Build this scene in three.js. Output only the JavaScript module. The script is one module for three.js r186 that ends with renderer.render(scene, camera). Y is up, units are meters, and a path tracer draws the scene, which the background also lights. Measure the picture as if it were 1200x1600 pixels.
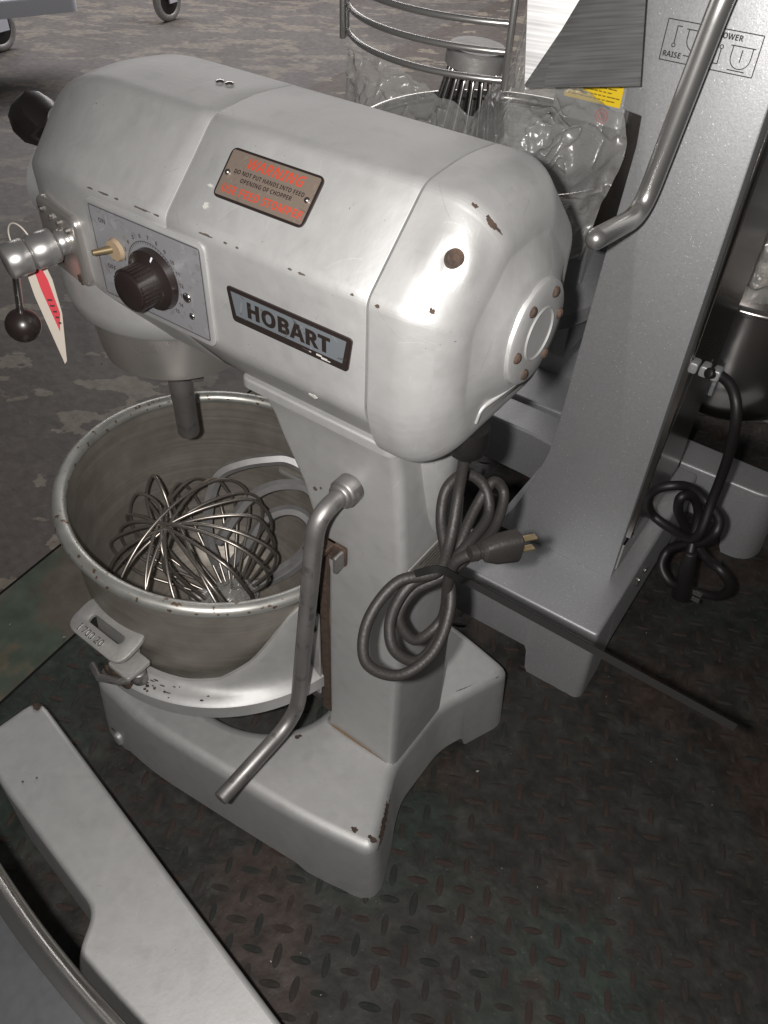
import * as THREE from 'three';
import { mergeGeometries } from 'three/addons/utils/BufferGeometryUtils.js';
import { FontLoader } from 'three/addons/loaders/FontLoader.js';
import { TextGeometry } from 'three/addons/geometries/TextGeometry.js';
import { RectAreaLightUniformsLib } from 'three/addons/lights/RectAreaLightUniformsLib.js';

// ---------------------------------------------------------------- camera, light, exposure
const scene = new THREE.Scene();
const rad = THREE.MathUtils.degToRad;
const camera = new THREE.PerspectiveCamera(64.65, 0.75, 0.02, 60);
camera.position.set(0, 0.92, 0);
camera.rotation.order = 'YXZ';
camera.rotation.set(rad(-44.14), 0, rad(2.883));
scene.background = new THREE.Color().setRGB(0.050, 0.049, 0.048);
RectAreaLightUniformsLib.init();
const flash = new THREE.PointLight(new THREE.Color(1, 0.965, 0.935), 2.15, 0, 2);   // the phone's flash, up and left of its lens
flash.position.set(-0.032, 0.934, 0.008);
flash.castShadow = true; flash.shadow.radius = 0.35; flash.shadow.mapSize.set(2048, 2048);
scene.add(flash);
const shop = new THREE.RectAreaLight(new THREE.Color(1, 0.96, 0.95), 5.6, 3.2, 1.3);   // dim shop light from beyond the far floor
shop.position.set(-0.6, 1.7, -4.2); shop.lookAt(-0.6, 0, -4.0);
scene.add(shop);
const renderer = new THREE.WebGLRenderer({ antialias: true });
renderer.toneMapping = THREE.LinearToneMapping;
renderer.toneMappingExposure = 1.05;
renderer.shadowMap.enabled = true;

// ---------------------------------------------------------------- helpers
const V = (x, y, z) => new THREE.Vector3(x, y, z);
function rng(seed) { let s = seed >>> 0; return () => { s = (s + 0x6D2B79F5) >>> 0; let t = Math.imul(s ^ (s >>> 15), 1 | s); t = (t + Math.imul(t ^ (t >>> 7), 61 | t)) ^ t; return ((t ^ (t >>> 14)) >>> 0) / 4294967296; }; }
const hash = (x, y, s) => { let h = Math.imul(x, 374761393) + Math.imul(y, 668265263) + Math.imul(s, 2246822519); h = Math.imul(h ^ (h >>> 13), 1274126177); return ((h ^ (h >>> 16)) >>> 0) / 4294967296; };
const sm = (a, b, x) => { const t = Math.min(1, Math.max(0, (x - a) / (b - a))); return t * t * (3 - 2 * t); };
const lerp = (a, b, t) => a + (b - a) * t;
function vn(x, y, p, s) {
  const xi = Math.floor(x), yi = Math.floor(y), fx = x - xi, fy = y - yi, u = fx * fx * (3 - 2 * fx), v = fy * fy * (3 - 2 * fy);
  const m = (a) => ((a % p) + p) % p, x0 = m(xi), x1 = m(xi + 1), y0 = m(yi), y1 = m(yi + 1);
  return lerp(lerp(hash(x0, y0, s), hash(x1, y0, s), u), lerp(hash(x0, y1, s), hash(x1, y1, s), u), v);
}
function fbm(u, v, p, oct, s) { let a = 0.5, r = 0, n = 0; for (let i = 0; i < oct; i++) { r += a * vn(u * p, v * p, p, s + i); n += a; a *= 0.5; p *= 2; } return r / n; }
function tex(size, metres, fn, color, post) {                              // a tiling computed texture, size pixels for so many metres
  const d = new Uint8Array(size * size * 4);
  for (let j = 0; j < size; j++) for (let i = 0; i < size; i++) {
    const c = fn(i / size, j / size), k = (j * size + i) * 4, g = typeof c === 'number';
    d[k] = 255 * Math.min(1, Math.max(0, g ? c : c[0])); d[k + 1] = 255 * Math.min(1, Math.max(0, g ? c : c[1])); d[k + 2] = 255 * Math.min(1, Math.max(0, g ? c : c[2])); d[k + 3] = 255;
  }
  if (post) post((x, y, v) => { const k = ((((y % size) + size) % size) * size + (((x % size) + size) % size)) * 4; for (let c = 0; c < 3; c++) d[k + c] = Math.min(255, Math.max(0, d[k + c] + 255 * v)); });
  const t = new THREE.DataTexture(d, size, size); t.wrapS = t.wrapT = THREE.RepeatWrapping; t.magFilter = THREE.LinearFilter; t.minFilter = THREE.LinearMipmapLinearFilter; t.generateMipmaps = true;
  if (color) t.colorSpace = THREE.SRGBColorSpace;
  t.repeat.set(1 / metres, 1 / metres); t.needsUpdate = true; return t;
}
const scratches = (n, seed, lo, hi, len) => (set) => {               // thin scuffs and hairlines of either tone
  const R = rng(seed);
  for (let i = 0; i < n; i++) { let x = R() * 2048, y = R() * 2048, a = R() * 6.28, L = 6 + len * R() * R() * R(), v = lerp(lo, hi, R()), k = (R() - 0.5) * 0.02; for (let s = 0; s < L; s++) { a += k; x += Math.cos(a); y += Math.sin(a); if (R() < 0.8) set(Math.round(x), Math.round(y), v * (0.5 + 0.5 * R())); } }
};
function boxUV(g) {                                                  // uv in metres from the plane each face lies nearest to
  if (g.index) g = g.toNonIndexed();
  const p = g.attributes.position, uv = new Float32Array(p.count * 2), a = V(), b = V(), c = V(), n = V();
  for (let i = 0; i < p.count; i += 3) {
    a.fromBufferAttribute(p, i); b.fromBufferAttribute(p, i + 1); c.fromBufferAttribute(p, i + 2);
    n.crossVectors(b.clone().sub(a), c.clone().sub(a));
    const X = Math.abs(n.x), Y = Math.abs(n.y), Z = Math.abs(n.z);
    [a, b, c].forEach((q, k) => { const w = Y >= X && Y >= Z ? [q.x, q.z] : X >= Z ? [q.z, q.y] : [q.x, q.y]; uv[(i + k) * 2] = w[0]; uv[(i + k) * 2 + 1] = w[1]; });
  }
  g.setAttribute('uv', new THREE.BufferAttribute(uv, 2)); return g;
}
function fin(g, crease = 35) {
  for (const k of Object.keys(g.attributes)) if (k !== 'position') g.deleteAttribute(k);
  return boxUV(smooth(g, Math.cos(rad(crease))));
}
function smooth(g, lim) {                                            // normals averaged by corner angle, kept sharp across creases
  if (g.index) g = g.toNonIndexed();
  const p = g.attributes.position.array, n = p.length / 9, F = new Float32Array(n * 3), W = new Float32Array(n * 3), N = new Float32Array(p.length), at = new Map(), q = [V(), V(), V()], a = V(), b = V();
  for (let f = 0; f < n; f++) {
    for (let k = 0; k < 3; k++) q[k].fromArray(p, f * 9 + k * 3);
    a.subVectors(q[1], q[0]); b.subVectors(q[2], q[0]); a.cross(b).normalize().toArray(F, f * 3);
    for (let k = 0; k < 3; k++) {
      a.subVectors(q[(k + 1) % 3], q[k]); b.subVectors(q[(k + 2) % 3], q[k]); W[f * 3 + k] = a.lengthSq() < 1e-14 || b.lengthSq() < 1e-14 ? 0 : a.angleTo(b);
      const key = Math.round(q[k].x * 2e5) + '_' + Math.round(q[k].y * 2e5) + '_' + Math.round(q[k].z * 2e5), l = at.get(key); l ? l.push(f * 3 + k) : at.set(key, [f * 3 + k]);
    }
  }
  for (const l of at.values()) for (const c of l) {
    const f = Math.floor(c / 3) * 3; let x = 0, y = 0, z = 0;
    for (const d of l) { const h = Math.floor(d / 3) * 3; if (F[f] * F[h] + F[f + 1] * F[h + 1] + F[f + 2] * F[h + 2] >= lim) { x += F[h] * W[d]; y += F[h + 1] * W[d]; z += F[h + 2] * W[d]; } }
    const r = Math.hypot(x, y, z); if (r > 1e-9) { N[c * 3] = x / r; N[c * 3 + 1] = y / r; N[c * 3 + 2] = z / r; } else { N[c * 3] = F[f]; N[c * 3 + 1] = F[f + 1]; N[c * 3 + 2] = F[f + 2]; }
  }
  g.setAttribute('normal', new THREE.BufferAttribute(N, 3)); return g;
}
const merge = (list) => mergeGeometries(list.map((g) => { g = g.index ? g.toNonIndexed() : g; for (const k of Object.keys(g.attributes)) if (!['position', 'normal', 'uv'].includes(k)) g.deleteAttribute(k); return g; }));
const used = {};
function numbered(name) { const n = used[name] = (used[name] ?? -1) + 1; return n ? `${name}_${String(n).padStart(3, '0')}` : name; }
function part(name, g, m, parent, label) {
  const o = new THREE.Mesh(g, m); o.name = name; o.castShadow = o.receiveShadow = true;
  if (label) o.userData.label = label;
  parent.add(o); return o;
}
function parts(name, list, m, parent) { for (const g of list) part(name, g, m, parent); }
function tag(o, label, category, group) { o.userData.label = label; o.userData.category = category; if (group) o.userData.group = group; return o; }
function thing(name, label, category, pos = [0, 0, 0], turn = 0, group) {
  const o = new THREE.Group(); o.name = numbered(name); o.position.set(...pos); o.rotation.y = rad(turn); scene.add(o);
  return tag(o, label, category, group);
}
function grid(rows, closed, caps) {                                  // rows of points to a skin; caps fan the ends shut
  const P = [], I = [], w = rows[0].length;
  for (const r of rows) for (const q of r) P.push(q.x, q.y, q.z);
  for (let i = 0; i + 1 < rows.length; i++) for (let j = 0; j < (closed ? w : w - 1); j++) { const k = (j + 1) % w, a = i * w + j, b = i * w + k, c = a + w, d = b + w; I.push(a, c, b, b, c, d); }
  if (caps) for (const [i, flip] of [[0, 0], [rows.length - 1, 1]]) {
    if (caps === 'start' && i) continue; if (caps === 'end' && !i) continue;
    const m = V(); for (const q of rows[i]) m.add(q); m.multiplyScalar(1 / w); const c = P.length / 3; P.push(m.x, m.y, m.z);
    for (let j = 0; j < w; j++) { const a = i * w + j, b = i * w + (j + 1) % w; flip ? I.push(c, b, a) : I.push(c, a, b); }
  }
  const g = new THREE.BufferGeometry(); g.setAttribute('position', new THREE.Float32BufferAttribute(P, 3)); g.setIndex(I); return g;
}
function fillet(pts, r, n = 6) {                                     // a bent rod's centre line: straight runs and rounded bends
  const q = pts.map((p) => V(...p)), out = [q[0]];
  for (let i = 1; i + 1 < q.length; i++) {
    const d = Math.min(r, q[i].distanceTo(q[i - 1]) * 0.49, q[i].distanceTo(q[i + 1]) * 0.49);
    const a = q[i].clone().add(q[i - 1].clone().sub(q[i]).setLength(d)), b = q[i].clone().add(q[i + 1].clone().sub(q[i]).setLength(d));
    out.push(...new THREE.QuadraticBezierCurve3(a, q[i], b).getPoints(n));
  }
  out.push(q[q.length - 1]); return out;
}
const spline = (pts, n, closed = false) => new THREE.CatmullRomCurve3(pts.map((p) => V(...p)), closed, 'centripetal').getPoints(n);
function tube(pts, r, seg = 10, cap = 'flat') {
  const rr = typeof r === 'function' ? r : () => r, rows = []; let u = null;
  const n = pts.length, T = pts.map((p, i) => pts[Math.min(n - 1, i + 1)].clone().sub(pts[Math.max(0, i - 1)]).normalize());
  const ring = (c, t, R) => Array.from({ length: seg }, (_, j) => { const a = j / seg * Math.PI * 2, v = V().crossVectors(t, u); return c.clone().addScaledVector(u, Math.cos(a) * R).addScaledVector(v, Math.sin(a) * R); });
  pts.forEach((p, i) => {
    const t = T[i]; if (!u) u = V(0, 1, 0).cross(t).lengthSq() > 0.01 ? V(0, 1, 0).cross(t).normalize() : V(1, 0, 0).cross(t).normalize();
    u.addScaledVector(t, -u.dot(t)).normalize(); const R = rr(i / (n - 1));
    if (cap === 'round' && i === 0) for (const a of [75, 50, 25]) rows.push(ring(p.clone().addScaledVector(t, -R * Math.sin(rad(a))), t, R * Math.cos(rad(a))));
    if (cap === 'flat' && i === 0) rows.push(ring(p, t, R * 0.86)), p = p.clone().addScaledVector(t, R * 0.14);
    if (cap === 'flat' && i === n - 1) { rows.push(ring(p.clone().addScaledVector(t, -R * 0.14), t, R)); rows.push(ring(p, t, R * 0.86)); return; }
    rows.push(ring(p, t, R));
    if (cap === 'round' && i === n - 1) for (const a of [25, 50, 75]) rows.push(ring(p.clone().addScaledVector(t, R * Math.sin(rad(a))), t, R * Math.cos(rad(a))));
  });
  return fin(grid(rows, true, true), 50);
}
function roundPoly(pts, n = 5) {                                     // [[x, z, radius], ...] to a rounded outline
  const out = [], N = pts.length;
  for (let i = 0; i < N; i++) {
    const [x, y, r] = pts[i], a = pts[(i + N - 1) % N], b = pts[(i + 1) % N];
    const la = Math.hypot(a[0] - x, a[1] - y), lb = Math.hypot(b[0] - x, b[1] - y), d = Math.min(r || 0.0002, la * 0.49, lb * 0.49);
    const p = [x + (a[0] - x) / la * d, y + (a[1] - y) / la * d], q = [x + (b[0] - x) / lb * d, y + (b[1] - y) / lb * d];
    for (let k = 0; k <= n; k++) { const t = k / n, s = 1 - t; out.push([s * s * p[0] + 2 * s * t * x + t * t * q[0], s * s * p[1] + 2 * s * t * y + t * t * q[1]]); }
  }
  return out;
}
function dense(o, step) { const out = []; o.forEach((p, i) => { const q = o[(i + 1) % o.length], n = Math.max(1, Math.ceil(Math.hypot(q[0] - p[0], q[1] - p[1]) / step)); for (let k = 0; k < n; k++) out.push([lerp(p[0], q[0], k / n), lerp(p[1], q[1], k / n)]); }); return out; }
function inset(o, d) {
  const N = o.length; let A = 0; o.forEach((p, i) => { const q = o[(i + 1) % N]; A += p[0] * q[1] - q[0] * p[1]; }); const s = A > 0 ? 1 : -1;
  return o.map((p, i) => { const a = o[(i + N - 1) % N], b = o[(i + 1) % N]; let tx = b[0] - a[0], ty = b[1] - a[1]; const l = Math.hypot(tx, ty) || 1; return [p[0] - ty / l * d * s, p[1] + tx / l * d * s]; });
}
function slab(outline, y0, y1, r, low = null, flare = 0) {           // a plate or shell: side walls up to a rounded top edge and a flat top
  const o = outline, rows = [], at = (pts, y) => pts.map(([x, z], i) => V(x, typeof y === 'function' ? y(o[i]) : y, z));
  rows.push(at(flare ? inset(o, -flare) : o, low ? (p) => Math.max(y0, low(p)) : y0));
  rows.push(at(o, y1 - r));
  for (let k = 1; k <= 5; k++) { const a = k / 5 * Math.PI / 2; rows.push(at(inset(o, r * (1 - Math.cos(a))), y1 - r + r * Math.sin(a))); }
  const top = at(inset(o, r * 0.9), y1 - 0.00012), P = [], I = [];            // the flat top tucks just under the rounded edge
  for (const q of top) P.push(q.x, q.y, q.z);
  for (const f of THREE.ShapeUtils.triangulateShape(top.map((q) => new THREE.Vector2(q.x, q.z)), [])) I.push(f[0], f[2], f[1]);
  const h = new THREE.BufferGeometry(); h.setAttribute('position', new THREE.Float32BufferAttribute(P, 3)); h.setIndex(I);
  const cap = boxUV(h); cap.computeVertexNormals(); const nv = cap.attributes.normal; for (let i = 0; i < nv.count; i++) nv.setXYZ(i, 0, 1, 0);
  return merge([fin(grid(rows, true), 30), cap]);
}
function lathe(prof, seg = 64) { return fin(new THREE.LatheGeometry(prof.map(([r, y]) => new THREE.Vector2(r, y)), seg), 40); }
function spun(prof, seg = 128) {                                     // a lathe whose uv runs round and up in metres, so that spinning marks follow it
  const g = new THREE.LatheGeometry(prof.map(([r, y]) => new THREE.Vector2(r, y)), seg).toNonIndexed(), u = g.attributes.uv; g.deleteAttribute('normal');
  for (let i = 0; i < u.count; i++) u.setXY(i, u.getX(i), u.getY(i) * 0.8);
  return smooth(g, Math.cos(rad(40)));
}
function box(w, h, d, x = 0, y = 0, z = 0, r = 0) {
  if (!r) return fin(new THREE.BoxGeometry(w, h, d).translate(x, y, z));
  const s = new THREE.Shape(roundPoly([[-w / 2 + r, -h / 2 + r, r], [w / 2 - r, -h / 2 + r, r], [w / 2 - r, h / 2 - r, r], [-w / 2 + r, h / 2 - r, r]]).map((p) => new THREE.Vector2(...p)));
  return fin(new THREE.ExtrudeGeometry(s, { depth: Math.max(1e-5, d - 2 * r), bevelThickness: r, bevelSize: r, bevelSegments: 3 }).translate(x, y, z - d / 2 + r), 30);
}
function ext(shape, depth, bevel = 0) { return fin(new THREE.ExtrudeGeometry(shape, { depth: Math.max(1e-5, depth - 2 * bevel), bevelEnabled: bevel > 0, bevelThickness: bevel, bevelSize: bevel, bevelSegments: 2, curveSegments: 16 }).translate(0, 0, bevel), 30); }
const poly = (pts) => new THREE.Shape(pts.map((p) => new THREE.Vector2(p[0], p[1])));
function place(g, pos, xAxis, normal) {                              // lay a shape drawn in x, y, facing z, with its x axis and facing given
  const z = V(...normal).normalize(), x = V(...xAxis); x.addScaledVector(z, -x.dot(z)).normalize();
  return g.applyMatrix4(new THREE.Matrix4().makeBasis(x, V().crossVectors(z, x), z).setPosition(V(...pos)));
}
function blob(w, h, seed, n = 34, rough = 0.55) {                    // a ragged flake outline
  const R = rng(seed), ph = [R() * 6, R() * 6, R() * 6];
  return poly(Array.from({ length: n }, (_, i) => { const a = i / n * Math.PI * 2, k = 1 - rough * (0.3 * (1 + Math.sin(a * 3 + ph[0])) * 0.5 + 0.3 * (1 + Math.sin(a * 5 + ph[1])) * 0.5 + 0.6 * R()); return [Math.cos(a) * w / 2 * k, Math.sin(a) * h / 2 * k]; }));
}
const flake = (w, h, seed, pos, xAxis, normal) => place(ext(blob(w, h, seed), 0.0006), pos, xAxis, normal);

// ---------------------------------------------------------------- materials
const N1 = (u, v) => fbm(u, v, 6, 5, 11), N2 = (u, v) => fbm(u, v, 40, 3, 23), N3 = (u, v) => fbm(u, v, 3, 6, 37);
const std = (o) => new THREE.MeshPhysicalMaterial({ side: THREE.DoubleSide, ...o });
const grey = (v, w = 0, c = 0) => [v + w, v, v - w + c];
const oldPaint = std({                                               // worn silver-grey enamel with grime, scuffs and pin-head chips
  map: tex(1024, 0.36, (u, v) => { let g = 0.70 + 0.025 * (N1(u, v) - 0.5) + 0.03 * (N2(u, v) - 0.5); const s = vn(u * 300, v * 300, 300, 5), d = sm(0.62, 0.8, fbm(u, v, 22, 3, 71)); g -= 0.018 * d; if (s > 0.988 && N1(u, v) > 0.5) return [0.36, 0.31, 0.28]; return [g, g, g - 0.004]; }, true, scratches(210, 7, -0.10, 0.09, 190)),
  roughnessMap: tex(512, 0.36, (u, v) => 0.50 + 0.05 * N1(u, v) + 0.05 * N2(u, v)), roughness: 1, metalness: 0.55,
  bumpMap: tex(512, 0.12, (u, v) => fbm(u, v, 40, 3, 91)), bumpScale: 0.00007, 
});
const oldPaintDull = oldPaint.clone(); 
const newPaint = std({                                               // metallic silver coat with glittering flakes
  map: tex(1024, 0.24, (u, v) => { const g = 0.68 + 0.06 * (fbm(u, v, 160, 2, 3) - 0.5) + 0.02 * (N1(u, v) - 0.5), s = hash(Math.floor(u * 340), Math.floor(v * 340), 9); return s > 0.9975 ? [0.97, 0.97, 0.97] : [g, g + 0.004, g + 0.010]; }, true, scratches(60, 8, -0.06, 0.06, 160)),
  roughnessMap: tex(512, 0.12, (u, v) => 0.42 + 0.2 * vn(u * 256, v * 256, 256, 13)), roughness: 1, metalness: 0.6,
  bumpMap: tex(512, 0.06, (u, v) => fbm(u, v, 40, 2, 17)), bumpScale: 0.00005,
});
const chrome = std({ color: new THREE.Color().setRGB(0.58, 0.55, 0.52), metalness: 0.85, roughnessMap: tex(256, 0.1, (u, v) => 0.24 + 0.12 * fbm(u, v, 8, 4, 41)), roughness: 1 });
const bright = std({ color: new THREE.Color().setRGB(0.62, 0.60, 0.58), metalness: 1, roughness: 0.22 });
const brushed = std({ map: tex(512, 0.2, (u, v) => { const g = 0.68 + 0.14 * (vn(u * 6, v * 220, 220, 8) - 0.5) + 0.08 * (N1(u, v) - 0.5); return [g, g, g]; }, true), metalness: 0.85, roughnessMap: tex(256, 0.2, (u, v) => 0.36 + 0.16 * N1(u, v)), roughness: 1 });
const steel = std({                                                  // handle and shaft steel, dulled and a little stained
  map: tex(512, 0.18, (u, v) => { const g = 0.53 + 0.12 * (N1(u, v) - 0.5) - 0.10 * sm(0.6, 0.75, fbm(u, v, 14, 4, 61)); return [g + 0.01, g, g - 0.005]; }, true), metalness: 0.75,
  roughnessMap: tex(256, 0.18, (u, v) => 0.36 + 0.2 * N1(u, v)), roughness: 1, bumpMap: tex(256, 0.05, (u, v) => fbm(u, v, 20, 3, 33)), bumpScale: 0.00005,
});
const satin = std({ map: tex(256, 0.1, (u, v) => { const g = 0.72 + 0.05 * (N1(u, v) - 0.5); return [g + 0.005, g, g - 0.008]; }, true), metalness: 0.85, roughness: 0.32 });
const wire = std({ color: new THREE.Color().setRGB(0.34, 0.31, 0.28), metalness: 0.85, roughness: 0.34 });
const castGrey = std({ map: tex(256, 0.08, (u, v) => { const g = 0.56 + 0.14 * (N1(u, v) - 0.5); return [g + 0.004, g, g]; }, true), metalness: 0.5, roughness: 0.5 });
const bowlSteel = std({                                              // old tinned steel: brown-grey tarnish, scratches
  map: tex(1024, 0.5, (u, v) => { const a = N3(u, v), b = fbm(u, v, 30, 4, 57), g = 0.55 + 0.11 * (a - 0.5) + 0.10 * (b - 0.5) + 0.04 * (vn(u * 3, v * 230, 230, 77) - 0.5) + 0.03 * (vn(u * 7, v * 460, 460, 78) - 0.5); return [g + 0.022, g, g - 0.034]; }, true), metalness: 0.62,
  roughnessMap: tex(512, 0.5, (u, v) => 0.36 + 0.22 * fbm(u, v, 12, 4, 58) + 0.10 * (vn(u * 3, v * 230, 230, 77) - 0.5)), roughness: 1, bumpMap: tex(512, 0.2, (u, v) => fbm(u, v, 16, 5, 59)), bumpScale: 0.0001,
});
const bowlRim = std({ map: tex(512, 0.15, (u, v) => { const b = fbm(u, v, 10, 5, 65), g = 0.66 + 0.14 * (b - 0.5), r = 0.8 * sm(0.71, 0.76, fbm(u, v, 30, 3, 66)); return [lerp(g, 0.40, r), lerp(g, 0.31, r), lerp(g - 0.02, 0.25, r)]; }, true), metalness: 0.7, roughnessMap: tex(256, 0.15, (u, v) => 0.3 + 0.25 * N1(u, v)), roughness: 1 });
const alu = std({ map: tex(512, 0.1, (u, v) => { const g = 0.64 + 0.16 * (N1(u, v) - 0.5); return [g + 0.005, g, g - 0.01]; }, true), metalness: 0.5, roughness: 0.5, bumpMap: tex(256, 0.04, (u, v) => fbm(u, v, 16, 4, 67)), bumpScale: 0.00025 });
const rust = std({ map: tex(256, 0.04, (u, v) => { const a = fbm(u, v, 8, 4, 43); return [0.255 + 0.2 * (a - 0.5), 0.20 + 0.15 * (a - 0.5), 0.165 + 0.11 * (a - 0.5)]; }, true), roughness: 0.9, bumpMap: tex(256, 0.02, (u, v) => fbm(u, v, 12, 4, 44)), bumpScale: 0.0008 });
const orangeRust = std({ color: 0x7d6446, roughness: 0.9 });
const darkChip = std({ color: 0x4a423c, roughness: 0.8 });
const rubber = std({ map: tex(256, 0.1, (u, v) => { const g = 0.15 + 0.03 * (N1(u, v) - 0.5); return [g + 0.012, g, g - 0.004]; }, true), roughness: 0.55, bumpMap: tex(256, 0.02, (u, v) => fbm(u, v, 12, 3, 45)), bumpScale: 0.0002 });
const blackRubber = std({ color: 0x171515, roughness: 0.5 });
const knobBlack = std({ color: 0x211a19, roughness: 0.35, clearcoat: 0.3, clearcoatRoughness: 0.2 });
const tieBlack = std({ color: 0x131211, roughness: 0.8, specularIntensity: 0.4 });
const maroon = std({ color: 0x1a1415, roughness: 0.35, clearcoat: 0.4, clearcoatRoughness: 0.25 });
const brass = std({ color: new THREE.Color().setRGB(0.36, 0.28, 0.16), metalness: 0.8, roughness: 0.35 });
const gap = std({ color: 0x151312, roughness: 0.95 });
const plastic = std({                                                // cloudy film: passes most light, glints where it is creased
  color: new THREE.Color().setRGB(0.78, 0.78, 0.76), transmission: 0.80, thickness: 0, roughness: 0.26, ior: 1.45, clearcoat: 0.7, clearcoatRoughness: 0.1,
  bumpMap: tex(1024, 0.2, (u, v) => { const w = 0.25 * (fbm(u, v, 4, 3, 85) - 0.5), a = 1 - Math.abs(2 * fbm(u + w, v - w, 5, 3, 81) - 1), b = 1 - Math.abs(2 * fbm(u - w, v * 1 + w, 12, 2, 83) - 1); return 0.6 * Math.pow(a, 6) + 0.35 * Math.pow(b, 8) + 0.16 * fbm(u, v, 48, 2, 87); }), bumpScale: 0.0035,
});
const paper = std({ color: 0xbab2a6, roughness: 0.85 });
const redPrint = std({ color: 0xc03c46, roughness: 0.8 });
const ink = std({ color: 0x35312f, roughness: 0.7 });
const white = std({ color: 0xdcdfe8, roughness: 0.5 });
const darkGrey = std({ map: tex(512, 0.2, (u, v) => { const g = 0.235 + 0.04 * (N2(u, v) - 0.5) + 0.04 * (N1(u, v) - 0.5); return [g - 0.006, g, g + 0.008]; }, true), roughness: 0.55, metalness: 0.2 });
const darkSteel = std({ color: new THREE.Color().setRGB(0.30, 0.28, 0.27), metalness: 1, roughness: 0.2 });
const scuffMat = std({ color: 0xa9a8a3, roughness: 0.6 });
const yellow = std({ color: 0xe8c416, roughness: 0.6 });
function print(w, h, draw, rough = 0.5, metal = 0) {                 // flat print on a plate
  const c = document.createElement('canvas'); c.width = w; c.height = h; const x = c.getContext('2d'); draw(x, w, h);
  const t = new THREE.CanvasTexture(c); t.colorSpace = THREE.SRGBColorSpace; t.anisotropy = 8;
  return std({ map: t, roughness: rough, metalness: metal });
}
function card(outline, w, h) {                                       // a flat print sheet with uv 0..1 over w by h
  const g = new THREE.ShapeGeometry(poly(outline)), p = g.attributes.position, uv = g.attributes.uv;
  for (let i = 0; i < p.count; i++) uv.setXY(i, p.getX(i) / w + 0.5, p.getY(i) / h + 0.5);
  return g.toNonIndexed();
}
const rrect = (w, h, r) => roundPoly([[-w / 2, -h / 2, r], [w / 2, -h / 2, r], [w / 2, h / 2, r], [-w / 2, h / 2, r]]);
function stains(x, w, h, n, seed, cols) { const R = rng(seed); for (let i = 0; i < n; i++) { x.fillStyle = cols[Math.floor(R() * cols.length)]; x.beginPath(); x.ellipse(R() * w, R() * h, 1 + R() * R() * w * 0.05, 1 + R() * R() * h * 0.05, R() * 3, 0, 7); x.fill(); } }

// ---------------------------------------------------------------- floor
const floor = new THREE.Group(); floor.name = 'floor'; floor.userData = { kind: 'structure', label: 'dark worn steel plate floor' }; scene.add(floor);
const fn = [-0.88, -0.475], ft = [-0.475, 0.88];                     // across and along the plate seams
function strip(s0, s1, t0, t1, y) {
  const c = (s, t) => V(fn[0] * s + ft[0] * t, y, fn[1] * s + ft[1] * t), rows = [];
  for (let i = 0; i <= 4; i++) rows.push(Array.from({ length: 5 }, (_, j) => c(lerp(s0, s1, i / 4), lerp(t0, t1, j / 4))));
  return fin(grid(rows, false));
}
const speck = (u, v, k, s) => hash(Math.floor(u * k), Math.floor(v * k), s);
const deckMat = std({
  map: tex(2048, 1.1, (u, v) => {
    const a = fbm(u, v, 5, 5, 101), b = fbm(u, v, 9, 5, 103), c = fbm(u, v, 60, 3, 105), r = sm(0.58, 0.72, b), g = sm(0.46, 0.62, a);
    let k = [0.155, 0.148, 0.135]; k = k.map((q, i) => lerp(q, [0.125, 0.17, 0.14][i], g * 0.75)); k = k.map((q, i) => lerp(q, [0.235, 0.16, 0.125][i], r * 0.5));
    const n = 0.13 * (c - 0.5) + 0.06 * (fbm(u, v, 200, 2, 106) - 0.5) + 0.05 * (fbm(u, v, 20, 4, 108) - 0.5), z = hash(Math.floor(u * 1024), Math.floor(v * 1024), 110); return k.map((q) => q + n + (z > 0.9985 ? 0.16 : z < 0.004 ? -0.06 : 0));
  }, true),
  roughnessMap: tex(512, 0.6, (u, v) => 0.5 + 0.3 * fbm(u, v, 14, 4, 107)), roughness: 1, bumpMap: tex(1024, 0.5, (u, v) => fbm(u, v, 40, 5, 109)), bumpScale: 0.0012,
});
const greenMat = std({
  map: tex(1024, 0.9, (u, v) => {
    const a = fbm(u, v, 7, 5, 111), b = fbm(u, v, 5, 5, 113), c = fbm(u, v, 50, 3, 115);
    let k = [0.34, 0.31, 0.275]; k = k.map((q, i) => lerp(q, [0.24, 0.295, 0.245][i], 0.85 * sm(0.42, 0.60, a + 0.2 * (c - 0.5)))); k = k.map((q, i) => lerp(q, [0.40, 0.30, 0.235][i], 0.7 * sm(0.50, 0.66, b + 0.25 * (c - 0.5))));
    return k.map((q) => q + 0.10 * (c - 0.5));
  }, true), roughness: 0.7, bumpMap: deckMat.bumpMap, bumpScale: 0.0008,
});
const farMap = (cut, soft, amt, base) => tex(2048, 2.0, (u, v) => {
  const b = fbm(u, v, 4, 4, 123), c = fbm(u, v, 150, 3, 125), w = 0.02 * fbm(u, v, 12, 2, 129), e = fbm(u + w, 2 * (v - w), 22, 6, 121), f = sm(cut, cut + soft, e + 0.22 * (b - 0.5) + 0.10 * (c - 0.5));
  const k = base.map((q) => q + 0.10 * (c - 0.5) + 0.06 * (b - 0.5) + 0.05 * (fbm(u, v, 14, 4, 133) - 0.5));
  return k.map((q, i) => lerp(q, [0.53, 0.50, 0.45][i] + 0.16 * (c - 0.5), f * amt));
}, true);
const farMat = std({ map: farMap(0.63, 0.025, 0.75, [0.335, 0.31, 0.295]), roughness: 0.62, bumpMap: deckMat.bumpMap, bumpScale: 0.0008 });
const paleMat = std({ map: farMap(0.50, 0.13, 0.45, [0.36, 0.345, 0.34]), roughness: 0.62, bumpMap: deckMat.bumpMap, bumpScale: 0.0008 });
part('floor_plate', strip(-2.2, 0.6870, -3, 3, 0), deckMat, floor, 'dark diamond tread floor plate');
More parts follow.
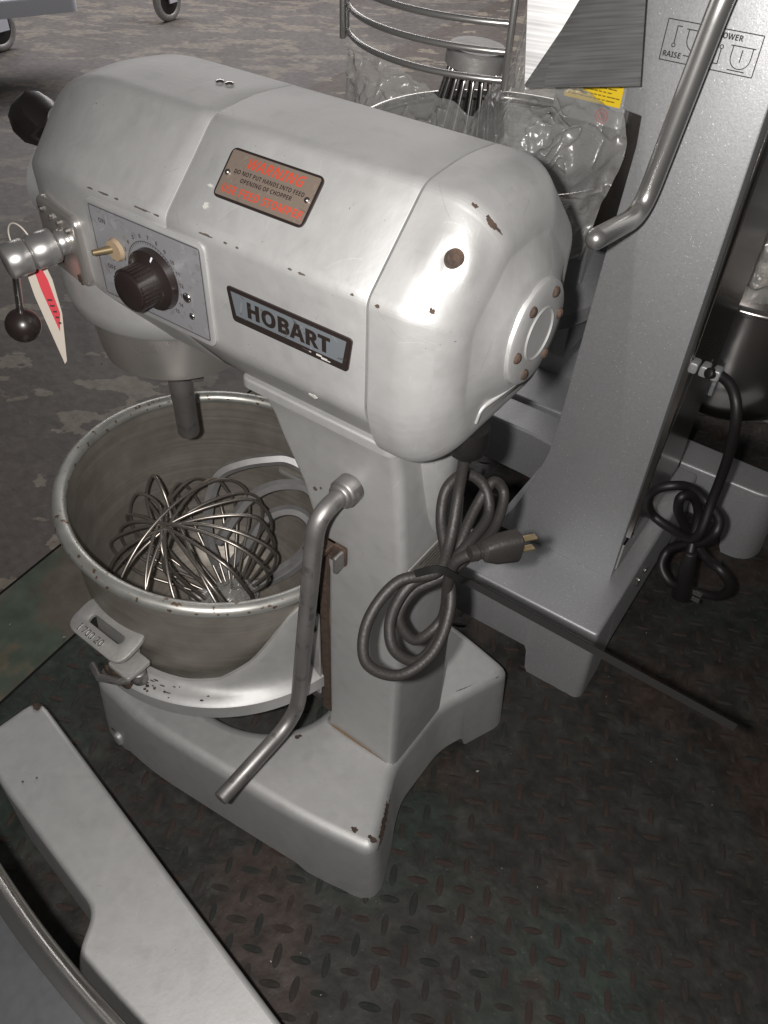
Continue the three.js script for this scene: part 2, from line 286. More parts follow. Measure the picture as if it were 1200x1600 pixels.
part('floor_plate', strip(0.6905, 0.8305, -3, 3, 0.001), greenMat, floor, 'narrow floor plate with worn green paint');
part('floor_plate', strip(0.8340, 1.75, -9, 9, 0.002), farMat, floor, 'smooth dark floor with sparse pale paint flakes');
part('floor_plate', strip(1.75, 9.0, -9, 9, 0.002), paleMat, floor, 'far floor, half covered in pale flaking paint');
part('seam_bed', strip(0.680, 0.840, -3, 3, -0.004), gap, floor);
{                                                                    // raised lugs of the tread plate: thousands, so one piece
  const lug = new THREE.SphereGeometry(1, 12, 6, 0, Math.PI * 2, 0, Math.PI / 2); lug.scale(0.0125, 0.0017, 0.0042);
  const M = [], C = [], R = rng(5), th = rad(9), cs = Math.cos(th), sn = Math.sin(th), pitch = 0.0262, col = new THREE.Color();
  for (let i = -60; i < 60; i++) for (let j = -75; j < 30; j++) {
    const a = i * pitch, b = j * pitch, x = a * cs - b * sn, z = a * sn + b * cs;
    if (fn[0] * x + fn[1] * z > 0.675 || z > 0.1 || z < -1.9 || Math.abs(x) > 1.3) continue;
    const q = new THREE.Quaternion().setFromAxisAngle(V(0, 1, 0), -th + ((i + j) % 2 ? Math.PI / 2 : 0) + (R() - 0.5) * 0.12), wear = 0.8 + 0.25 * R();
    M.push(new THREE.Matrix4().compose(V(x + (R() - 0.5) * 0.002, -0.0002, z + (R() - 0.5) * 0.002), q, V(wear, R() < 0.3 ? 0.35 : 0.6 + 0.5 * R(), wear)));
    const w = fbm(x * 0.5 + 5, z * 0.5 + 5, 16, 3, 131) + (R() - 0.5) * 0.4;
    C.push(w > 0.5 ? col.clone().setRGB(0.036, 0.0235, 0.0185) : w > 0.36 ? col.clone().setRGB(0.027, 0.0225, 0.019) : col.clone().setRGB(0.019, 0.021, 0.018));
  }
  const im = new THREE.InstancedMesh(lug, std({ color: 0xffffff, roughness: 0.6, bumpMap: deckMat.bumpMap, bumpScale: 0.0004 }), M.length);
  M.forEach((m, k) => { im.setMatrixAt(k, m); im.setColorAt(k, C[k]); });
  im.name = 'tread_lug'; im.userData.kind = 'stuff'; im.receiveShadow = im.castShadow = true; floor.add(im);
}
{                                                                    // grit and paint crumbs
  const g = new THREE.IcosahedronGeometry(1, 0), R = rng(77), n = 420, im = new THREE.InstancedMesh(g, std({ color: 0xffffff, roughness: 0.8 }), n), col = new THREE.Color();
  for (let k = 0; k < n; k++) {
    const x = -1.0 + 1.9 * R(), z = -1.9 + 1.8 * R(), s = 0.0004 + 0.0020 * R() * R() * R();
    im.setMatrixAt(k, new THREE.Matrix4().compose(V(x, s * 0.5 + 0.002, z), new THREE.Quaternion().setFromEuler(new THREE.Euler(R() * 6, R() * 6, R() * 6)), V(s * (1 + R() * 1.6), s * 0.5, s)));
    const c = 0.12 + 0.4 * R(); im.setColorAt(k, col.setRGB(c, c * 0.92, c * 0.8));
  }
  im.name = 'floor_grit'; im.userData = { kind: 'stuff', label: 'pale crumbs and grit scattered over the dark floor', category: 'grit' }; im.castShadow = true; scene.add(im);
}

// ---------------------------------------------------------------- the worn silver mixer
const mixer = thing('stand_mixer', 'worn silver mixer in the middle with rounded head, name plate and bundled cord', 'mixer', [0.0511, 0, -0.4824], 145.964);
const half = (pts) => [...pts, ...pts.slice().reverse().map(([x, z, r]) => [x, -z, r])];
{ // base
  const o = dense(roundPoly(half([[-0.003, 0.044, 0.02], [-0.044, 0.140, 0.020], [0.032, 0.156, 0.05], [0.125, 0.166, 0.08], [0.263, 0.179, 0.06], [0.352, 0.170, 0.025], [0.356, 0.128, 0.02], [0.263, 0.122, 0.05], [0.177, 0.119, 0.03], [0.131, 0.097, 0.03], [0.103, 0.055, 0.03]])), 0.004);
  const low = ([x, z]) => x < 0.03 && Math.abs(z) < 0.085 ? 0.022 * sm(0.082, 0.074, Math.abs(z)) : x > 0.03 && x < 0.31 && Math.abs(z) > 0.1 ? 0.010 * sm(0.03, 0.05, x) * sm(0.31, 0.29, x) : 0;
  const base = part('base', slab(o, 0, 0.106, 0.0125, low, 0.007), oldPaint, mixer);
  const up = [0, 1, 0], chips = [
    [0.016, 0.008, 4, [-0.031, 0.1065, -0.128], [1, 0, 0.1], up], [0.010, 0.008, 5, [-0.010, 0.1065, -0.131], [1, 0, 0.1], up],
    [0.012, 0.006, 8, [0.105, 0.107, -0.085], [0.5, 0, -0.8], up], [0.005, 0.003, 9, [0.30, 0.107, -0.150], [1, 0, 0], up],
    [0.010, 0.005, 12, [0.322, 0.030, -0.1806], [1, 0, 0], [0, 0, -1]],
  ];
  const ribbon = (pts, n, w, seed) => {                              // bare rusty metal along a worn edge
    const R = rng(seed), c = spline(pts, 46), nn = V(...n).normalize(), rows = c.map((q, i) => { const t = c[Math.min(46, i + 1)].clone().sub(c[Math.max(0, i - 1)]).normalize(), s = V().crossVectors(t, nn), h = w(i / 46); return [-1, 1].map((k) => q.clone().addScaledVector(nn, 0.0007).addScaledVector(s, k * h * (0.35 + 0.65 * R()))); });
    return fin(grid(rows, false), 20);
  };
  part('worn_edge', ribbon([[-0.0100, 0.0985, -0.0659], [-0.0150, 0.0984, -0.0776], [-0.0225, 0.0984, -0.0935], [-0.0295, 0.0978, -0.1085], [-0.0351, 0.0962, -0.1221], [-0.0375, 0.0940, -0.1300]], [-0.82, 0.45, 0.35], (t) => 0.0005 + 0.0052 * Math.sin(Math.PI * Math.min(1, 0.1 + t * 0.72)), 61), rust, base);
  part('worn_edge', ribbon([[-0.0040, 0.1056, 0.0740], [-0.0153, 0.1045, 0.0952], [-0.0248, 0.1035, 0.1123], [-0.0308, 0.1033, 0.1263]], [-0.42, 0.89, -0.18], (t) => 0.0006 + 0.0042 * t * t, 62), rust, base);
  parts('rust_patch', chips.map((c) => flake(...c)), rust, base);
  part('foot_lug', box(0.012, 0.020, 0.010, 0.315, 0.016, -0.180, 0.003), oldPaintDull, base);
}
{ // column
  const secs = [[0.0975, 0, 0.099, 0.0505], [0.112, 0, 0.090, 0.0495], [0.372, 0.004, 0.087, 0.0495], [0.431, 0.007, 0.104, 0.0495], [0.464, 0.010, 0.114, 0.0495], [0.505, 0.014, 0.135, 0.0497], [0.522, 0.016, 0.141, 0.0505], [0.534, 0.017, 0.146, 0.053], [0.545, 0.018, 0.150, 0.056]];
  const rows = secs.map(([y, a, b, w]) => roundPoly([[a, -w, 0.009], [b, -w, 0.006], [b, w, 0.006], [a, w, 0.009]]).map(([x, z]) => V(x, y, z)));
  const col = part('column', fin(grid(rows, true, true), 30), oldPaintDull, mixer);
  part('rear_rib', fin(grid([0.535, 0.50, 0.455, 0.43].map((y, k) => { const w = [0.018, 0.015, 0.009, 0.002][k], d = [0.018, 0.014, 0.007, 0.001][k], x0 = 0.0145 - (0.535 - y) * 0.075; return [V(x0 + 0.004, y, -w - 0.006), V(x0 - d * 0.6, y, -w), V(x0 - d, y, -w * 0.5), V(x0 - d, y, w * 0.5), V(x0 - d * 0.6, y, w), V(x0 + 0.004, y, w + 0.006)]; }), false), 60), oldPaintDull, col);
  parts('seam_rust', [flake(0.10, 0.003, 21, [0.055, 0.1075, -0.0512], [1, 0, 0], [0, 1, 0.4]), flake(0.05, 0.0022, 22, [0.085, 0.30, -0.0502], [0, 1, 0], [0, 0, -1]), flake(0.06, 0.002, 23, [0.0855, 0.22, -0.0502], [0, 1, 0], [0, 0, -1])], orangeRust, col);
  parts('chip', [flake(0.006, 0.006, 24, [0.098, 0.462, -0.0499], [1, 0, 0], [0, 0, -1]), flake(0.003, 0.003, 25, [0.092, 0.466, -0.0499], [1, 0, 0], [0, 0, -1]), flake(0.004, 0.003, 26, [0.004, 0.31, -0.0497], [0, 1, 0], [0, 0, -1])], darkChip, col);
  const data = print(256, 200, (x, w, h) => { x.fillStyle = '#908d86'; x.fillRect(0, 0, w, h); x.fillStyle = '#2e2b29'; for (let i = 0; i < 7; i++) x.fillRect(16, 20 + i * 25, w - 32 - (i * 53) % 90, 7); stains(x, w, h, 60, 8, ['rgba(60,52,44,.35)', 'rgba(170,165,155,.35)']); }, 0.45, 0.5);
  const dp = part('data_plate', place(box(0.060, 0.042, 0.0012, 0, 0, 0, 0.0005), [0.0015, 0.404, -0.019], [0, 0, -1], [-1, 0, 0]), alu, mixer);
  part('plate_print', place(card(rrect(0.056, 0.038, 0.003), 0.056, 0.038), [0.0008, 0.404, -0.019], [0, 0, -1], [-1, 0, 0]), data, dp);
}
{ // slideway, stop bracket
  const s = part('slideway', merge([box(0.020, 0.262, 0.085, 0.099, 0.270, 0), box(0.012, 0.262, 0.096, 0.108, 0.270, 0)]), steel, mixer);
  parts('slideway_rust', [box(0.0125, 0.262, 0.002, 0.0965, 0.270, -0.0435), box(0.011, 0.27, 0.0014, 0.090, 0.27, -0.0505)], rust, s);
  part('gib_strip', box(0.014, 0.135, 0.003, 0.102, 0.232, -0.0535, 0.001), alu, mixer);
  for (const y of [0.195, 0.275]) part('screw', place(fin(new THREE.CylinderGeometry(0.004, 0.004, 0.003, 14).rotateX(Math.PI / 2)), [0.102, y, -0.0560], [1, 0, 0], [0, 0, -1]), rust, mixer);
  const b = part('stop_bracket', merge([box(0.022, 0.022, 0.004, 0.074, 0.402, -0.0525, 0.001), box(0.02, 0.004, 0.022, 0.085, 0.411, -0.062)]), rust, mixer);
  part('bracket_face', box(0.004, 0.020, 0.016, 0.066, 0.401, -0.0580, 0.001), steel, b);
}
// head: three castings with open seams between them
function prof(wS = 1, upS = 1, dnS = 1, cy = 0.645, opt = {}) {
  const r = opt.r || 0.012, q = [[0, 0.7405, 0.05], [0.041, 0.7365, 0.007], [0.0940, 0.685, 0.006], [0.0935, 0.600, opt.rb || 0.010], opt.low || [0.052, 0.5475, 0.012], [0, 0.5475, 0.01]];
  const full = [...q.slice(1, 5).map((p) => [p[0], p[1], p[2]]), ...q.slice(1, 5).reverse().map((p) => [-p[0], p[1], p[2]])];
  full.unshift([0, q[0][1], 0.03]); full.splice(5, 0, [0, opt.bottom ?? 0.5475, 0.01]);
  return dense2(roundPoly(full, 6), 4).map(([z, y]) => [z * wS, y > cy ? cy + (y - cy) * upS : cy + (y - cy) * dnS]);
}
function dense2(o, n) { const out = []; o.forEach((p, i) => { const q = o[(i + 1) % o.length]; for (let k = 0; k < n; k++) out.push([lerp(p[0], q[0], k / n), lerp(p[1], q[1], k / n)]); }); return out; }
const secRow = (x, p) => p.map(([z, y]) => V(x, y, z));
{
  const rows = [[0.0178, 0.997], [0.0184, 1]].map(([x, s]) => secRow(x, prof(s, s, s)));
  for (const x of [0.05, 0.09, 0.14]) rows.push(secRow(x, prof()));
  rows.push(secRow(0.1808, prof()), secRow(0.1814, prof(0.997, 0.997, 0.997)));
  part('head_casing', fin(grid(rows, true, true), 28), oldPaint, mixer);
  part('seam_liner', fin(grid([0.0125, 0.188].map((x) => secRow(x, prof(0.972, 0.972, 0.972))), true, true), 28), gap, mixer);
}
const rearCover = (() => {
  const rows = [], rc = 0.036, xf = -0.035;
  const o = { rb: 0.022, bottom: 0.556, low: [0.075, 0.556, 0.022] };
  const P = (s) => prof(1 - s / 0.0935, 1 - s / 0.095, 1 - s / 0.09, 0.640, o);
  rows.push(secRow(0.0166, P(0.0007)), secRow(0.016, P(0)));
  for (const x of [0.0145, 0.012, 0.008, 0.004]) rows.push(secRow(x, P(0)));
  for (let k = 1; k <= 22; k++) { const a = k / 22 * Math.PI / 2; rows.push(secRow(xf + rc - rc * Math.sin(a), P(rc * (1 - Math.cos(a))))); }
  for (const s of [0.05, 0.058, 0.066, 0.075, 0.085]) rows.push(secRow(xf, P(s)));
  const g = grid(rows, true, true), p = g.attributes.position, c = V(-0.0165, 0.7080, -0.0605), nn = V(-0.64, 0.62, -0.44).normalize(), boss = V(xf, 0.645, 0);
  for (let i = 0; i < p.count; i++) {
    const q = V().fromBufferAttribute(p, i), d = q.distanceTo(c);
    const k = 0.0036 * Math.exp(-Math.pow((d - 0.010) / 0.0075, 2)) - 0.0042 * Math.exp(-Math.pow(d / 0.006, 2)); q.addScaledVector(nn, k);
    if (q.x < -0.01) { const e = Math.hypot(q.y - boss.y, q.z); q.x -= 0.0115 * Math.pow(sm(0.062, 0.035, e), 1.5); }
    p.setXYZ(i, q.x, q.y, q.z);
  }
  const m = part('rear_cover', fin(g, 50), oldPaint, mixer);
  part('plug_screw', place(merge([fin(new THREE.CylinderGeometry(0.0050, 0.0054, 0.006, 20).rotateX(Math.PI / 2))]), [c.x - 0.0022, c.y + 0.0022, c.z - 0.0020], [1, 0, 0], [-0.64, 0.62, -0.44]), rust, m);
  const lip = fillet([[-0.0348, 0.590, -0.0392], [-0.0358, 0.600, -0.0375], [-0.0405, 0.6045, -0.022], [-0.0460, 0.611, -0.007]], 0.006);
  part('moulded_rib', tube(lip, 0.0017, 8, 'round'), oldPaint, m);
  for (const [x, y, z] of [[-0.020, 0.565, -0.030], [0.000, 0.5615, -0.058]]) part('screw', fin(new THREE.CylinderGeometry(0.004, 0.004, 0.009, 14).translate(x, y, z)), oldPaint, m);
  parts('paint_chip', [flake(0.018, 0.005, 31, [-0.0259, 0.7232, -0.0367], [-0.5, -0.6, 0.3], [-0.76, 0.57, -0.31]), flake(0.006, 0.003, 32, [-0.0155, 0.7315, -0.0400], [-0.5, -0.6, 0.3], [-0.5, 0.82, -0.27]), flake(0.006, 0.005, 33, [-0.0195, 0.6865, -0.0825], [0.3, 0.9, 0], [-0.62, 0.3, -0.7]), flake(0.004, 0.003, 34, [0.010, 0.684, -0.0936], [1, 0, 0], [0, 0.2, -1])], rust, m);
  const disc = part('cover_disc', fin(new THREE.LatheGeometry([[0, 0.0045], [0.0165, 0.0045], [0.0175, 0.0056], [0.0185, 0.0045], [0.0335, 0.0040], [0.0352, 0.0028], [0.0355, 0], [0.037, -0.002]].map((q) => new THREE.Vector2(...q)), 56).rotateZ(Math.PI / 2).translate(-0.0462, 0.645, 0), 40), oldPaint, mixer);
  for (const a of [35, 100, 155, 215, 275, 330]) part('screw', fin(new THREE.SphereGeometry(0.0038, 12, 8).scale(0.6, 1, 1).translate(-0.0508, 0.645 + 0.0275 * Math.cos(rad(a)), -0.0275 * Math.sin(rad(a)))), rust, disc);
  return m;
})();
{ // front cover: a rounded nose
  const rows = [secRow(0.1826, prof(0.997, 0.997, 0.997)), secRow(0.1832, prof())];
  for (const x of [0.2, 0.22, 0.235]) rows.push(secRow(x, prof()));
  for (let k = 1; k <= 30; k++) {
    const x = 0.245 + 0.172 * Math.sin(k / 30 * Math.PI / 2), f = (a) => Math.max(0.004, Math.sqrt(Math.max(0, 1 - Math.pow(Math.max(0, (x - a) / (0.4172 - a)), a > 0.26 ? 2.1 : 1.85))));
    rows.push(secRow(x, prof(f(0.245), f(0.275), Math.pow(f(0.245), 0.45), 0.600)));
  }
  const m = part('front_cover', fin(grid(rows, true, true), 40), oldPaint, mixer);
  part('oil_screw', fin(new THREE.SphereGeometry(0.0045, 14, 8).scale(1, 0.45, 1).translate(0.301, 0.7350, 0)), bright, m);
  parts('chip', [0.256, 0.242, 0.229, 0.204, 0.190].map((x, i) => flake([0.008, 0.015, 0.005, 0.020, 0.007][i], 0.0017, 40 + i, [x, 0.6845, -0.0936], [1, 0, 0], [0, 0.3, -1])), darkChip, m);
}
for (const [x, z] of [[0.216, 0], [0.208, 0.001]]) part('cover_screw', fin(new THREE.SphereGeometry(0.0032, 14, 8).scale(1, 0.4, 1).translate(x, 0.7402, z)), bright, mixer);
parts('edge_chip', [[0.145, 0.016], [0.128, 0.004], [0.118, 0.003], [0.075, 0.004], [0.066, 0.008], [0.028, 0.003]].map(([x, w], i) => flake(w, 0.0018, 50 + i, [x, 0.6848, -0.0937], [1, 0, 0], [0, 0.3, -1])), darkChip, mixer);
parts('scuff', [[0.155, 0.697, 0.006, 0.006], [0.158, 0.706, 0.006, 0.003], [0.060, 0.592, 0.010, 0.004]].map(([x, y, w, h], i) => flake(w, h, 60 + i, y > 0.685 ? [x, y, -0.0938 + (y - 0.685) * 1.0] : [x, 0.5985, -0.0930], [1, 0, 0.02], y > 0.685 ? [0, 0.72, -0.69] : [0, -0.2, -1])), scuffMat, mixer);
part('neck_flange', slab(roundPoly([[0.014, -0.060, 0.012], [0.165, -0.060, 0.01], [0.165, 0.060, 0.01], [0.014, 0.060, 0.012]]), 0.543, 0.5515, 0.002), oldPaint, mixer);
// planetary housing, drip ring, shaft
part('gear_housing', lathe([[0.001, 0.60], [0.090, 0.60], [0.090, 0.572], [0.086, 0.556], [0.078, 0.548], [0.001, 0.548]], 72).translate(0.300, 0, 0), oldPaint, mixer);
part('drip_ring', lathe([[0.060, 0.548], [0.0745, 0.5475], [0.0745, 0.540], [0.0715, 0.512], [0.0695, 0.503], [0.066, 0.501], [0.062, 0.501], [0.060, 0.51], [0.001, 0.512]], 72).translate(0.300, 0, 0), chrome, mixer);
{
  const sh = part('agitator_shaft', lathe([[0.001, 0.383], [0.0098, 0.383], [0.0112, 0.386], [0.0112, 0.425], [0.0118, 0.427], [0.0122, 0.52], [0.001, 0.52]], 28).translate(0.312, 0, 0), steel, mixer);
  part('shaft_pin', tube([V(0.312, 0.4505, -0.005), V(0.296, 0.4505, 0.016)], 0.0028, 10), steel, sh);
}
{ // control panel
  const c = [0.2055, 0.6395], w = 0.110, h = 0.070;
  const pan = part('control_panel', place(ext(poly(rrect(w + 0.006, h + 0.006, 0.006)), 0.0022, 0.0006), [c[0], c[1], -0.0932], [-1, 0, 0], [0, 0, -1]), oldPaint, mixer);
  const m = print(880, 560, (x, W, H) => {
    x.fillStyle = '#8d8d90'; x.fillRect(0, 0, W, H); stains(x, W, H, 260, 3, ['rgba(120,120,124,.35)', 'rgba(165,165,168,.35)', 'rgba(110,105,105,.25)']);
    x.strokeStyle = '#3b3838'; x.lineWidth = 5; x.strokeRect(8, 8, W - 16, H - 16);
    x.fillStyle = '#38302f'; x.font = 'bold 40px sans-serif'; x.textAlign = 'center'; x.fillText('ON', 100, 96); x.fillText('OFF', 105, 372);
    x.font = 'bold 32px sans-serif'; const cx = 470, cy = 292;
    for (let i = 0; i <= 15; i++) { const a = rad(-205 + i * 250 / 15); x.fillText(i === 0 ? 'H' : String(i), cx + Math.cos(a) * 226, cy + Math.sin(a) * 226 + 12); }
    x.lineWidth = 4; x.beginPath(); x.arc(cx, cy, 196, 0, 7); x.stroke(); for (let i = 0; i < 60; i++) { const a = i / 60 * Math.PI * 2; x.beginPath(); x.moveTo(cx + Math.cos(a) * 182, cy + Math.sin(a) * 182); x.lineTo(cx + Math.cos(a) * 196, cy + Math.sin(a) * 196); x.stroke(); }
  }, 0.42, 0.35);
  part('dial_plate', place(card(rrect(w, h, 0.004), w, h), [c[0], c[1], -0.0957], [-1, 0, 0], [0, 0, -1]), m, pan);
  const k = part('timer_knob', place(lathe([[0.0001, 0.0265], [0.0125, 0.0265], [0.0138, 0.0255], [0.0150, 0.010], [0.0168, 0.0085], [0.0215, 0.0065], [0.0218, 0.001], [0.0001, 0.001]], 48).rotateX(Math.PI / 2), [0.1975, 0.6385, -0.0962], [1, 0, 0], [0, 0, -1]), knobBlack, mixer);
  const ribs = []; for (let i = 0; i < 30; i++) { const a = i / 30 * Math.PI * 2; ribs.push(place(box(0.0014, 0.0018, 0.014, 0, 0, 0), [0.1975 + Math.cos(a) * 0.0146, 0.6385 + Math.sin(a) * 0.0146, -0.0962 - 0.0175], [Math.cos(a), Math.sin(a), 0], [0, 0, -1])); }
  part('grip_rib', merge(ribs), knobBlack, k);
  part('pointer_mark', place(box(0.0012, 0.0068, 0.0004), [0.1915, 0.6552, -0.1041], [0.9, 0.35, 0], [0, 0.25, -1]), white, k);
  const s = part('toggle_switch', place(fin(new THREE.CylinderGeometry(0.0030, 0.0020, 0.015, 14).rotateX(-Math.PI / 2).translate(0, 0, 0.008)), [0.2395, 0.6465, -0.0965], [1, 0, 0], [0.35, 0.05, -1]), brass, mixer);
  part('switch_nut', place(fin(new THREE.CylinderGeometry(0.0075, 0.0085, 0.003, 12).rotateX(Math.PI / 2)), [0.237, 0.6465, -0.0975], [1, 0, 0], [0, 0, -1]), std({ color: 0x8d7b64, roughness: 0.85 }), s);
  for (const [x, y, r] of [[0.1690, 0.6330, 0.0038], [0.1665, 0.6195, 0.0026], [0.2415, 0.6385, 0.0022]]) part('panel_screw', fin(new THREE.SphereGeometry(r, 14, 8).scale(1, 1, 0.5).translate(x, y, -0.0962)), bright, mixer);
}
{ // name plate: dark frame, steel-blue field, dark letters
  const out = [[0.0515, 0.0118], [-0.0515, 0.0118], [-0.0480, -0.0122], [0.0480, -0.0122]].map(([x, y]) => [x, y, 0.0025]);
  const np = part('name_plate', place(ext(poly(roundPoly(out)), 0.0018, 0.0004), [0.0785, 0.6435, -0.0934], [-1, 0, 0], [0, 0, -1]), knobBlack, mixer);
  const m = print(1040, 244, (x, W, H) => {
    x.fillStyle = '#2a2422'; x.fillRect(0, 0, W, H); x.fillStyle = '#696e72'; x.beginPath(); x.moveTo(38, 26); x.lineTo(W - 38, 26); x.lineTo(W - 70, H - 50); x.lineTo(70, H - 50); x.closePath(); x.fill();
    x.fillStyle = '#2a2422'; x.font = 'bold 152px sans-serif'; x.textAlign = 'center'; x.save(); x.translate(W / 2, 168); x.scale(1.18, 1); x.strokeStyle = '#2a2422'; x.lineWidth = 7; x.lineJoin = 'miter'; x.fillText('HOBART', 0, 0); x.strokeText('HOBART', 0, 0); x.restore();
    x.fillStyle = '#c9c6bf'; for (const [a, b, w2, h2] of [[760, 205, 46, 14], [800, 214, 50, 16], [700, 210, 18, 8], [845, 222, 30, 8]]) x.fillRect(a, b, w2, h2); stains(x, W, H, 40, 4, ['rgba(60,52,48,.4)', 'rgba(150,150,150,.25)']);
  }, 0.4, 0.25);
  part('plate_print', place(card(roundPoly(out.map(([x, y, r]) => [x * 0.985, y * 0.96, r])), 0.103, 0.0244), [0.0785, 0.6435, -0.0955], [-1, 0, 0], [0, 0, -1]), m, np);
}
{ // warning plate on the sloping shoulder
  const nrm = [0, 0.70, -0.714], pos = [0.1165, 0.7135, -0.0642], w = 0.074, h = 0.0325;
  const wp = part('warning_plate', place(ext(poly(rrect(w, h, 0.0045)), 0.0016, 0.0004), pos, [-1, 0, 0], nrm), knobBlack, mixer);
  const m = print(1000, 440, (x, W, H) => {
    x.fillStyle = '#74685f'; x.fillRect(0, 0, W, H); stains(x, W, H, 160, 6, ['rgba(95,85,76,.4)', 'rgba(135,124,112,.3)']);
    x.strokeStyle = '#2b2421'; x.lineWidth = 8; x.strokeRect(14, 14, W - 28, H - 28);
    x.textAlign = 'center'; x.fillStyle = '#bd4934'; x.font = 'italic bold 128px sans-serif'; x.fillText('WARNING', 520, 138);
    x.fillStyle = '#2b2421'; x.font = 'bold 52px sans-serif'; x.fillText('DO NOT PUT HANDS INTO FEED', 505, 206, 830); x.fillText('OPENING OF CHOPPER', 505, 268, 600);
    x.fillStyle = '#bd4934'; x.font = 'bold 98px sans-serif'; x.fillText('USE FEED STOMPER', 510, 384, 900);
  }, 0.45, 0.3);
  const nv = V(...nrm).normalize(), pp = V(...pos).addScaledVector(nv, 0.0019);
  part('plate_print', place(card(rrect(w - 0.0015, h - 0.0015, 0.004), w, h), pp.toArray(), [-1, 0, 0], nrm), m, wp);
  for (const s of [-1, 1]) part('rivet', fin(new THREE.SphereGeometry(0.0022, 12, 8).translate(pp.x + s * 0.0325, pp.y, pp.z)), bright, wp);
}
{ // hub box on the near side of the nose with its cross shaft and ball lever
  const t = V(0.982, 0, 0.187), n = [0.187, 0, -0.982], mid = [0.311, 0.627, -0.0865];
  const hub = part('hub_box', place(box(0.062, 0.056, 0.030, 0, 0, -0.010, 0.004), mid, [-t.x, 0, -t.z], n), chrome, mixer);
  const at = (a, b, c) => V(...mid).addScaledVector(t, a).add(V(0, b, 0)).addScaledVector(V(...n), c);
  for (const [a, b] of [[-0.020, 0.016], [-0.008, 0.018], [0.004, 0.019], [0.018, 0.020]]) part('hub_stud', place(fin(new THREE.CylinderGeometry(0.0026, 0.0026, 0.003, 10).rotateX(Math.PI / 2)), at(a, b, 0.006).toArray(), [1, 0, 0], n), bright, hub);
  parts('hub_rust', [flake(0.010, 0.012, 71, at(-0.022, -0.022, 0.0052).toArray(), [1, 0, 0.2], n), flake(0.006, 0.004, 72, at(0.002, -0.018, 0.0052).toArray(), [1, 0, 0.2], n)], rust, hub);
  const s0 = at(-0.012, 0.006, 0.003), s1 = at(-0.006, 0.000, 0.052);
  const sh = part('cross_shaft', merge([tube([s0, s0.clone().lerp(s1, 0.2)], 0.0095, 24), tube([s0.clone().lerp(s1, 0.2), s0.clone().lerp(s1, 0.62)], 0.0130, 32), tube([s0.clone().lerp(s1, 0.628), s1], 0.0130, 32)]), satin, mixer);
  const a = s0.clone().lerp(s1, 0.86), b = a.clone().add(V(0.008, -0.050, -0.004));
  part('lever_rod', tube([a, b], 0.0028, 12), bright, sh);
  part('ball_knob', fin(new THREE.SphereGeometry(0.0135, 28, 20).translate(b.x, b.y - 0.006, b.z), 80), knobBlack, sh);
}
{ // front outlet with its thumb screw
  part('attachment_hub', fin(new THREE.CylinderGeometry(0.034, 0.036, 0.075, 40).rotateZ(Math.PI / 2).translate(0.400, 0.612, 0.004), 40), oldPaint, mixer);
  const st = part('thumb_screw', tube([V(0.380, 0.664, 0.026), V(0.432, 0.666, 0.006)], 0.009, 18), alu, mixer);
  part('screw_grip', place(lathe([[0.0001, 0.022], [0.012, 0.022], [0.016, 0.0195], [0.0195, 0.015], [0.0215, 0.003], [0.019, -0.008], [0.010, -0.012], [0.0001, -0.012]], 9), [0.444, 0.667, 0.000], [0.3, 0.1, 0.9], [0.2, 0.3, -0.4]), maroon, st);
}
{ // bowl lift lever
  const path = fillet([[0.060, 0.486, -0.049], [0.060, 0.486, -0.094], [0.088, 0.190, -0.1015], [0.092, 0.177, -0.2105]], 0.034, 9);
  const lv = part('lift_lever', tube(path, 0.0078, 20), steel, mixer);
  part('pivot_collar', merge([tube([V(0.060, 0.486, -0.0485), V(0.060, 0.486, -0.0635)], 0.0125, 28), tube([V(0.060, 0.486, -0.062), V(0.060, 0.486, -0.0675)], 0.0105, 28)]), steel, lv);
}
function yoke(cx, cz, dy, dr, mat, parent) {                         // open ring that carries a bowl; rises to the slideway at the back
  const rows = [], hi = (d) => { const k = [[0, 0.305], [20, 0.292], [27, 0.272], [38, 0.236], [51, 0.212], [65, 0.205], [95, 0.204]]; for (let i = 0; i + 1 < k.length; i++) if (d <= k[i + 1][0]) { const t = (d - k[i][0]) / (k[i + 1][0] - k[i][0]); return lerp(k[i][1], k[i + 1][1], t); } return 0.204; };
  for (let d = -93; d <= 93; d += 3) {
    const a = rad(180 + d), h = hi(Math.abs(d)), q = [];
    const add = (r, y) => q.push(V(cx + Math.cos(a) * (r + dr), y + dy, cz + Math.sin(a) * (r + dr)));
    const up = Math.max(0, h - 0.204);
    add(0.146, 0.180); add(0.146, h - 0.004); add(0.149, h); add(0.1525, h); add(0.155, h - 0.003 - up * 0.08);
    add(0.157, 0.201 + up * 0.52); add(0.160, 0.200 + up * 0.24); add(0.166, 0.1995 + up * 0.07); add(0.1725, 0.1985); add(0.1755, 0.196); add(0.1755, 0.178); add(0.1735, 0.176);
    rows.push(q);
  }
  return part('bowl_yoke', fin(grid(rows, true, true), 40), mat, parent);
}
